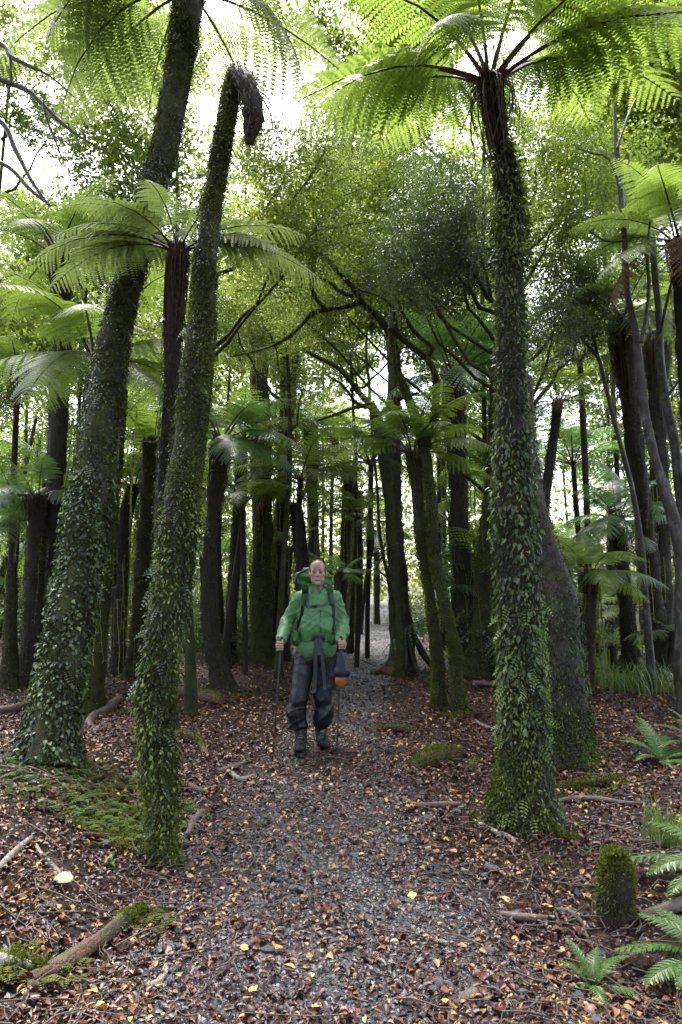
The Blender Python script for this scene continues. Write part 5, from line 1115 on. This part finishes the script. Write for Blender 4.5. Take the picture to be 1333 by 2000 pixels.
for s in(-1,1):
    S_=Solid((-.07,-.12,1.64),(.07,-.05,1.70),.002); S_.ell((s*.032,hy-.076,1.672),(.013,.010,.009),.002); e=S_.build('eye',M['eyew'],person)
    mb=MB(); V,F=ico(1); mb.add(V*np.array([.0062,.003,.0062])+np.array([s*.032,hy-.0855,1.671]),F); mb.build('iris',M['iris'],e)
    mb=MB(); t=np.linspace(0,1,7); C=np.stack([s*(.014+.036*t),hy-.0945+.014*t**2,1.698-.004*t+.003*np.sin(np.pi*t)],-1); tube(mb,C,.0042*np.sin(np.pi*(t*.8+.15)),6,0,.5); mb.build('eyebrow',M['brow'],person)
mb=MB(); t=np.linspace(-1,1,9); C=np.stack([.024*t,hy-.0905+.009*t**2,1.601-.002*np.abs(t)],-1); tube(mb,C,.0045*(1-.8*t**2)+.0006,6); mb.build('lips',M['lip'],person)
H=Solid((-.12,-.13,1.56),(.12,.15,1.83),.004); H.ell((0,hy+.018,1.702),(.0835,.101,.1035),.01)
H.cut(lambda P:-(np.sqrt((P[...,0]/.064)**2+((P[...,1]-(hy-.10))/.125)**2+((P[...,2]-1.695)/.090)**2)-1)*.07)
H.cut(lambda P:1.640-P[...,2]); H.cut(lambda P:(hy-.047)-P[...,1]+np.maximum(0,1.69-P[...,2])*1.0)
H.disp(lambda P:.0022*fold_noise(P,90,4)); H.build('hair',M['hair'],person,relax=1)
# jacket
J=Solid((-.46,-.30,.80),(.38,.26,1.60),.0062)
J.cap((-.145,.015,1.415),(.14,.015,1.415),.075,k=.05); J.ell((-.003,.01,1.28),(.195,.135,.20),.05); J.ell((-.005,-.005,1.13),(.185,.15,.15),.05); J.ell((-.01,.0,.965),(.190,.150,.175),.03)
J.cap((0,.03,1.46),(0,.03,1.38),.075,.11,.05)
for i in(0,1):
    sg=(-1,1)[i]; J.cap(SH[i],EL[i],.070,.057,.035); J.cap(EL[i]+np.array([0,-.01,-.0]),WR[i]+np.array([0,.01,.005]),.062,.050,.02)
    for q in(.25,.5,.75): p=EL[i]*(1-q)+WR[i]*q; J.ell(p+np.array([0,0,-.004]),(.060-.006*q,.05,.052),.012)
    J.cap(WR[i]+np.array([0,.012,.003]),WR[i]+np.array([0,-.012,-.004]),.047,k=.004)
def jf(P):
    arm=np.clip((np.abs(P[...,0]+.02)-.19)/.03,0,1); d=.010*fold_noise(P*np.array([1,1,.8]),13,2)-.013*creases(P,26,3,[(.7,.3,1),(-.8,.2,.9),(.3,0,1)])*(.45+.55*arm)-.006*creases(P,48,5,[(1,.2,.7),(-.6,.2,1)])
    bl=np.exp(-((P[...,2]-1.035)/.055)**2)*np.clip(1-np.abs(P[...,0])/.22,0,1)   # gathers above and below the belt
    a=np.arctan2(P[...,0]+.01,.4-np.abs(P[...,2]-1.03)); d=d+bl*(.013+.007*np.sin(a*120+3*np.sin(P[...,2]*30))); 
    d=d+.005*np.exp(-((P[...,0]+.004-.02*np.sin(P[...,2]*6))/.007)**2)*(-1); return d
J.disp(jf); J.cut(lambda P:(.868+.018*np.sin(P[...,0]*16+1)-.05*(P[...,0]+.08)-P[...,2]))
J.cap((0,.03,1.62),(0,.02,1.47),.062,.062,.01,mode='s')
jacket=J.build('jacket',M['jacket'],person,relax=1)
def front(S_,x,z,default=-.12):
    i=int(round((x-S_.lo[0])/S_.h)); k=int(round((z-S_.lo[2])/S_.h)); i=min(max(i,0),S_.n[0]-1); k=min(max(k,0),S_.n[2]-1)
    c=np.where(S_.F[i,:,k]<0)[0]; return S_.lo[1]+S_.h*c[0] if len(c) else default
# standing collar, open at his left
mb=MB(); n=44; a=np.radians(np.linspace(-22,284,n)); V=[]
for ro in(0,.010):
    for j,(z,rr) in enumerate([(1.425,.104),(1.468,.088),(1.520,.083),(1.568,.088)]):
        for q,aa in enumerate(a):
            t=q/(n-1); r_=rr+ro+.005*math.sin(aa*6+j)+.004*math.sin(aa*15+j*2)+(.030*max(0,.12-t)/.12+.012*max(0,t-.93)/.07)*(j/3)
            V.append((r_*math.cos(aa),.022+r_*math.sin(aa),z-.05*(j/3)*max(0,.16-t)/.16-.012*(j/3)*math.sin(t*11)**2-.02*max(0,-math.sin(aa))*(1-j/3)))
def ix(o,j,q): return o*4*n+j*n+q
F=[]
for o in(0,1):
    for j in range(3):
        for q in range(n-1): F.append((ix(o,j,q),ix(o,j,q+1),ix(o,j+1,q+1),ix(o,j+1,q)))
for q in range(n-1): F.append((ix(0,3,q),ix(0,3,q+1),ix(1,3,q+1),ix(1,3,q)))
for q in(0,n-1):
    for j in range(3): F.append((ix(0,j,q),ix(0,j+1,q),ix(1,j+1,q),ix(1,j,q)))
mb.add(V,F); mb.build('collar',M['jacket'],jacket)
Sx=Solid((-.12,-.14,1.34),(.14,.14,1.57),.005); Sx.cap((0,.028,1.545),(0,.028,1.42),.069,.078,.01); Sx.cap((0,.02,1.60),(.004,.0,1.46),.056,.050,.008,mode='s'); Sx.ell((.035,-.10,1.44),(.025,.05,.055),.006,'s'); Sx.build('shirt_collar',M['shirt'],person)
# storm flap zip and cuffs
mb=MB(); zz=np.linspace(1.32,1.09,18); C=np.array([[X_(612)+.012*math.sin(z*9),front(J,X_(612),z)-.003,z] for z in zz]); tube(mb,C,.004,5); mb.build('zip',M['black'],jacket)
for i in(0,1):
    mb=MB(); d=unit(WR[i]-EL[i]); C=WR[i]+d*np.linspace(-.012,.022,5)[:,None]; tube(mb,C,[.050,.052,.050,.048,.044],18,0,.5,.04,seed=i); mb.build('cuff',M['jacket'],jacket)
# trousers
T_=Solid((-.36,-.24,.12),(.22,.24,.99),.0062)
T_.ell((-.02,.015,.90),(.165,.115,.12),.04); T_.ell((-.02,.015,.84),(.175,.12,.10),.04)
for i in(0,1):
    T_.cap(HIP[i]+np.array([(-.005,.008)[i],0,-.02]),KN[i],.104,.080,.02)
KB=[(-.190,-.045),(.062,.02)]
for i in(0,1):
    T_.cap(KN[i]+np.array([0,0,.02]),(KB[i][0],KB[i][1],.33),.074,.088,.03); T_.cap((KB[i][0]-(.012 if i==0 else -.004),KB[i][1],.33),(KB[i][0]+(.012 if i==0 else -.015),KB[i][1],.245),.090,.074,.03)
    T_.cap((KB[i][0],KB[i][1],.26),AN[i]+np.array([0,.01,.10]),.076,.058,.02)
T_.ell((X_(330),-.05,.19),(.045,.05,.05),.03)
def tf(P):
    low=np.clip((.50-P[...,2])/.1,0,1); return .008*fold_noise(P,11,7)-.012*creases(P,20,7,[(.5,.2,1),(-.6,.1,1)])*(.25+.85*low)-.007*creases(P,40,9,[(.9,.2,.5),(-.5,.2,1)])*(.5+.6*low)-.006*creases(P,24,12,[(1,.3,.15)])*(1-low)
T_.disp(tf); T_.cut(lambda P:(.165-.35*(P[...,0]+.06)*(P[...,0]<-.06)*-1*-.3-P[...,2])); trousers=T_.build('trousers',M['trouser'],person,relax=1)
mb=MB(); y=front(T_,X_(370),Z_(1085)); 
for k,(a_,b_,c_,d_) in enumerate([(355,1087,385,1090),(358,1075,366,1068),(366,1068,374,1075)]):
    C=np.array([[X_(a_),front(T_,X_(a_),Z_(b_))-.003,Z_(b_)],[X_(c_),front(T_,X_(c_),Z_(d_))-.003,Z_(d_)]]); tube(mb,spline(C,4),.0022,4)
mb.build('printed_mark',M['lace'],trousers)
for i,(ax,ay,toe,px_) in enumerate([(-.152,-.055,(-.150,-.235),0),(.035,.085,(.085,-.075),0)]):
    S_=Solid((ax-.12,ay-.30,-.03),(ax+.14,ay+.15,.30),.005)
    S_.cap((ax,ay,.09),(ax-.004,ay+.005,.24),.054,.058,.02); S_.cap((ax,ay+.055,.045),(ax+(toe[0]-ax)*.45,ay+(toe[1]-ay)*.45,.062),.046,.050,.03); S_.cap((ax+(toe[0]-ax)*.45,ay+(toe[1]-ay)*.45,.05),(toe[0],toe[1],.045),.050,.043,.02,sc=(1,1,.95))
    S_.cut(lambda P:-(P[...,2]+.004)); S_.disp(lambda P:.002*fold_noise(P,40,3)); bt=S_.build('boot',M['boot'],person,relax=1)
    mb=MB(); m=14; C0=np.array([ax,ay+.055]); C1=np.array(toe); d=unit(C1-C0); sd=np.array([-d[1],d[0]]); V=[]
    t=np.linspace(-.043,np.linalg.norm(C1-C0)+.040,m); L_=np.linalg.norm(C1-C0)
    wd=[math.sqrt(max(.048**2-max(0,-tt,tt-L_)**2*1.1,.012**2)) for tt in t]
    for z in(-.020,.008):
        for sgn in(1,-1):
            for q in range(m): p=C0+d*t[q]+sd*sgn*wd[q]; V.append((p[0],p[1],z))
    F=[];Z=2*m
    for q in range(m-1): F+=[(q,q+1,Z+q+1,Z+q),(m+q,m+q+1,Z+m+q+1,Z+m+q),(Z+q,Z+q+1,Z+m+q+1,Z+m+q),(q,q+1,m+q+1,m+q)]
    for q in(0,m-1): F.append((q,m+q,Z+m+q,Z+q))
    mb.add(V,F); mb.build('sole',M['boot'],bt)
    mb=MB()
    for k in range(6):
        z=.10+.018*k; yy=ay-.055-.075*max(0,1-k/3.)*.6+.0; w_=.018
        q=.5+.0*k; cx=ax+(toe[0]-ax)*max(0,.32-.1*k); cyy=ay-.052-max(0,.055-.025*k)
        tube(mb,np.array([[cx-w_,cyy+.006,z],[cx,cyy-.004,z+.006],[cx+w_,cyy+.006,z]]),.0028,4)
    mb.build('laces',M['lace'],bt)
# backpack and harness
pack=thing('backpack','big green hiking backpack on the man\'s back with grey straps hanging at the front','backpack',PB)
S_=Solid((-.34,.02,.84),(.26,.52,1.80),.009); S_.boxr((-.02,.26,1.22),(.165,.125,.33),.07,.03); S_.disp(lambda P:.008*fold_noise(P,16,1)); S_.build('pack_body',M['packg'],pack)
S_=Solid((-.34,.02,1.40),(.26,.52,1.80),.007); S_.ell((-.055,.27,1.60),(.195,.15,.125),.02); S_.ell((-.10,.22,1.63),(.14,.11,.085),.03); S_.disp(lambda P:.009*np.sin(P[...,2]*70+P[...,0]*22)+.005*fold_noise(P,24,2)); lid=S_.build('lid',M['packg'],pack)
for q,(x0,z0,x1,z1) in enumerate([(-.235,1.50,-.09,1.715),(-.21,1.46,-.13,1.70)]):
    mb=MB(); C=spline(np.array([[x0,.19,z0],[(x0+x1)/2-.045,.12,(z0+z1)/2+.045],[x1,.16,z1]]),8); tube(mb,C,.010,5,flat=.4); mb.build('lid_strap',M['packd'],lid)
def ribbon(name,pts,wid,mat,parent,thick=.006,off=.006,S_=J,n=18,taper=None):
    P=spline(np.array([[x,0,z] for x,z in pts]),n); C=np.array([[p[0],front(S_,p[0],p[2])-off,p[2]] for p in P])
    C[1:-1,1]=(C[:-2,1]+C[1:-1,1]*2+C[2:,1])/4; T=unit(np.gradient(C,axis=0)); sd=unit(np.cross(T,[0,1,0.])); nn=np.cross(sd,T); nn*=np.sign(-nn[:,1:2]+1e-9)
    W=np.full(n,wid)*(1 if taper is None else np.interp(np.linspace(0,1,n),*taper)); V=np.concatenate([C+sd*W[:,None]/2,C-sd*W[:,None]/2,C+sd*W[:,None]/2*.9+nn*thick,C-sd*W[:,None]/2*.9+nn*thick])
    F=[]
    for i in range(n-1): F+=[(i,i+1,n+i+1,n+i),(2*n+i,2*n+i+1,3*n+i+1,3*n+i),(i,i+1,2*n+i+1,2*n+i),(n+i,n+i+1,3*n+i+1,3*n+i)]
    F+=[(0,n,3*n,2*n),(n-1,2*n-1,4*n-1,3*n-1)]; mb=MB(); mb.add(V,F); o=mb.build(name,M[mat],parent); return C
for pts in ([(X_(462),Z_(372)),(X_(452),Z_(420)),(X_(446),Z_(480)),(X_(444),Z_(560))],[(X_(668),Z_(372)),(X_(690),Z_(420)),(X_(702),Z_(480)),(X_(704),Z_(545))]):
    ribbon('shoulder_strap',pts,.062,'packg',pack,.016,.004)
for pts in ([(X_(482),Z_(385)),(X_(478),Z_(460)),(X_(470),Z_(560))],[(X_(674),Z_(385)),(X_(688),Z_(450)),(X_(724),Z_(545))]): ribbon('strap_edging',pts,.016,'webbing',pack,.012,.012)
for pts in ([(X_(436),Z_(565)),(X_(428),Z_(620)),(X_(405),Z_(700)),(X_(385),Z_(770))],[(X_(712),Z_(548)),(X_(722),Z_(620)),(X_(724),Z_(720)),(X_(718),Z_(790))]): ribbon('lower_strap',pts,.040,'packd',pack,.01,.004,taper=([0,.3,1],[1,.9,.5]))
ribbon('chest_strap',[(X_(462),Z_(566)),(X_(540),Z_(558)),(X_(620),Z_(548)),(X_(692),Z_(528))],.026,'webbing',pack,.007,.010)
mb=MB(); box(mb,(X_(545),front(J,X_(545),Z_(557))-.020,Z_(557)),(.022,.006,.014)); mb.build('chest_buckle',M['black'],pack)
ribbon('hip_belt',[(X_(350),Z_(835)),(X_(420),Z_(848)),(X_(520),Z_(850)),(X_(640),Z_(850)),(X_(716),Z_(840))],.068,'packg',pack,.014,.010,n=30,taper=([0,.3,.45,.62,.8,1],[1.4,1.1,.8,.8,1.1,1.3]))
mb=MB(); yb=front(J,X_(585),Z_(850))-.034; box(mb,(X_(586),yb,Z_(848)),(.062,.008,.024)); 
for dx in(-.045,-.03,.03,.045): box(mb,(X_(586)+dx,yb-.009,Z_(848)),(.004,.003,.020))
mb.build('hip_buckle',M['packd'],pack)
for i,(x,z,r) in enumerate([(X_(385),Z_(880),(.062,.05,.058)),(X_(712),Z_(875),(.040,.05,.050))]):
    S_=Solid((x-.1,-.26,z-.1),(x+.1,.06,z+.1),.006); S_.ell((x,front(J,x,z)-.01,z),r,.01); S_.disp(lambda P:.004*fold_noise(P,40,3)); S_.build('hip_pocket',M['packg'],pack)
def hang(pts,wid,y0,y1):
    P=spline(np.array([[x,0,z] for x,z in pts]),16); t=np.linspace(0,1,16); P[:,1]=y0+(y1-y0)*t-.012*np.sin(t*6); mb=MB(); n=16
    s=np.array([wid/2,0,0]); V=np.concatenate([P-s,P+s,P-s+[0,.003,0],P+s+[0,.003,0]]); F=[]
    for i in range(n-1): F+=[(i,i+1,n+i+1,n+i),(2*n+i,2*n+i+1,3*n+i+1,3*n+i),(i,i+1,2*n+i+1,2*n+i),(n+i,n+i+1,3*n+i+1,3*n+i)]
    F+=[(0,n,3*n,2*n),(n-1,2*n-1,4*n-1,3*n-1)]
    mb.add(V,F); mb.build('belt_strap',M['webbing'],pack)
yh=min(front(J,X_(560),z) for z in (1.0,.95,.9))-.03
hang([(X_(562),Z_(840)),(X_(556),Z_(1000)),(X_(557),Z_(1150)),(X_(546),Z_(1350))],.037,yb-.006,yh+.03); hang([(X_(600),Z_(840)),(X_(618),Z_(1000)),(X_(632),Z_(1150)),(X_(646),Z_(1322))],.034,yb-.006,yh+.03)
# trekking poles, bag
for i,(gx_,gz_,tx,tz,ty) in enumerate([(X_(245),Z_(900),X_(180),0,-.30),(X_(795),Z_(893),X_(756),0,-.27)]):
    G=np.array([gx_,-.235,gz_]); tipw=np.array([tx,ty,0.0]); tipw[2]=float(hgt(PB[0]+tx,PB[1]+ty))-PB[2]+.0
    pole=thing('trekking_pole',['black trekking pole gripped at the left of the photo, without a bag on it','black trekking pole gripped beside the path, with the navy bag hanging from it'][i],'trekking pole',PB+tipw)
    o=-tipw; d=unit(tipw-G); top=G-d*.062
    mb=MB(); tube(mb,spline(np.vstack([top-d*.004,top+d*.02,G+d*.09])+o,8),[.008,.019,.020,.0155,.0155,.0165,.0155,.013],12); mb.build('grip',M['black'],pole)
    mb=MB(); L=np.linalg.norm(tipw-G); t=np.linspace(.08,L-.02,14); R=np.where(t<L*.38,.0092,np.where(t<L*.7,.0080,.0066)); tube(mb,G+d*t[:,None]+o,R,8); mb.build('shaft',M['black'],pole)
    mb=MB(); tube(mb,np.vstack([tipw-d*.075,tipw-d*.068,tipw-d*.060])+o,[.010,.024,.010],14); mb.build('basket',M['black'],pole)
    mb=MB(); tube(mb,np.vstack([tipw-d*.03,tipw+d*.008])+o,[.006,.003],8); mb.build('tip',M['webbing'],pole)
    for q in (.38,.7):
        mb=MB(); c=G+d*L*q; tube(mb,np.vstack([c-d*.018,c+d*.018])+o,[.0125,.0115],8); mb.build('twist_lock',M['webbing'] if i else M['black'],pole)
    if i==1:
        mb=MB(); c=G+np.array([.01,.0,-.03]); tube(mb,spline(np.vstack([G+[.0,-.016,.03],G+[.03,-.03,-.02],G+[.016,-.02,-.07]])+o,8),.0045,5,flat=1); mb.build('wrist_loop',M['black'],pole)
bag=thing('drawstring_bag','small navy drawstring bag with an orange bottom hanging from the man\'s hand over the pole','bag',PB)
bx=X_(805); S_=Solid((bx-.11,-.36,.55),(bx+.12,-.16,.99),.005)
S_.cap((X_(792),-.262,Z_(975)),(X_(806),-.262,Z_(1150)),.018,.070,.02,sc=(1,.75,1)); S_.ell((X_(806),-.262,Z_(1150)),(.074,.05,.058),.02); S_.disp(lambda P:.004*fold_noise(P*np.array([1.3,1,.5]),36,6)); S_.cut(lambda P:Z_(1212)-.02*np.sin(P[...,0]*18)-P[...,2]); S_.build('bag_cloth',M['navy'],bag)
S_=Solid((bx-.11,-.36,.50),(bx+.12,-.16,.80),.005); S_.ell((X_(790),-.262,Z_(1222)),(.050,.042,.072),.01); S_.cut(lambda P:P[...,2]-Z_(1175)); S_.disp(lambda P:.003*fold_noise(P,40,6)); S_.build('bag_bottom',M['orange'],bag)
mb=MB(); tube(mb,spline(np.array([[X_(795),-.245,Z_(930)],[X_(786),-.262,Z_(975)],[X_(792),-.275,Z_(1010)]]),7),.006,6); tube(mb,spline(np.array([[X_(795),-.245,Z_(930)],[X_(800),-.262,Z_(960)],[X_(798),-.272,Z_(1040)]]),7),.003,5); mb.build('drawstring',M['black'],bag)
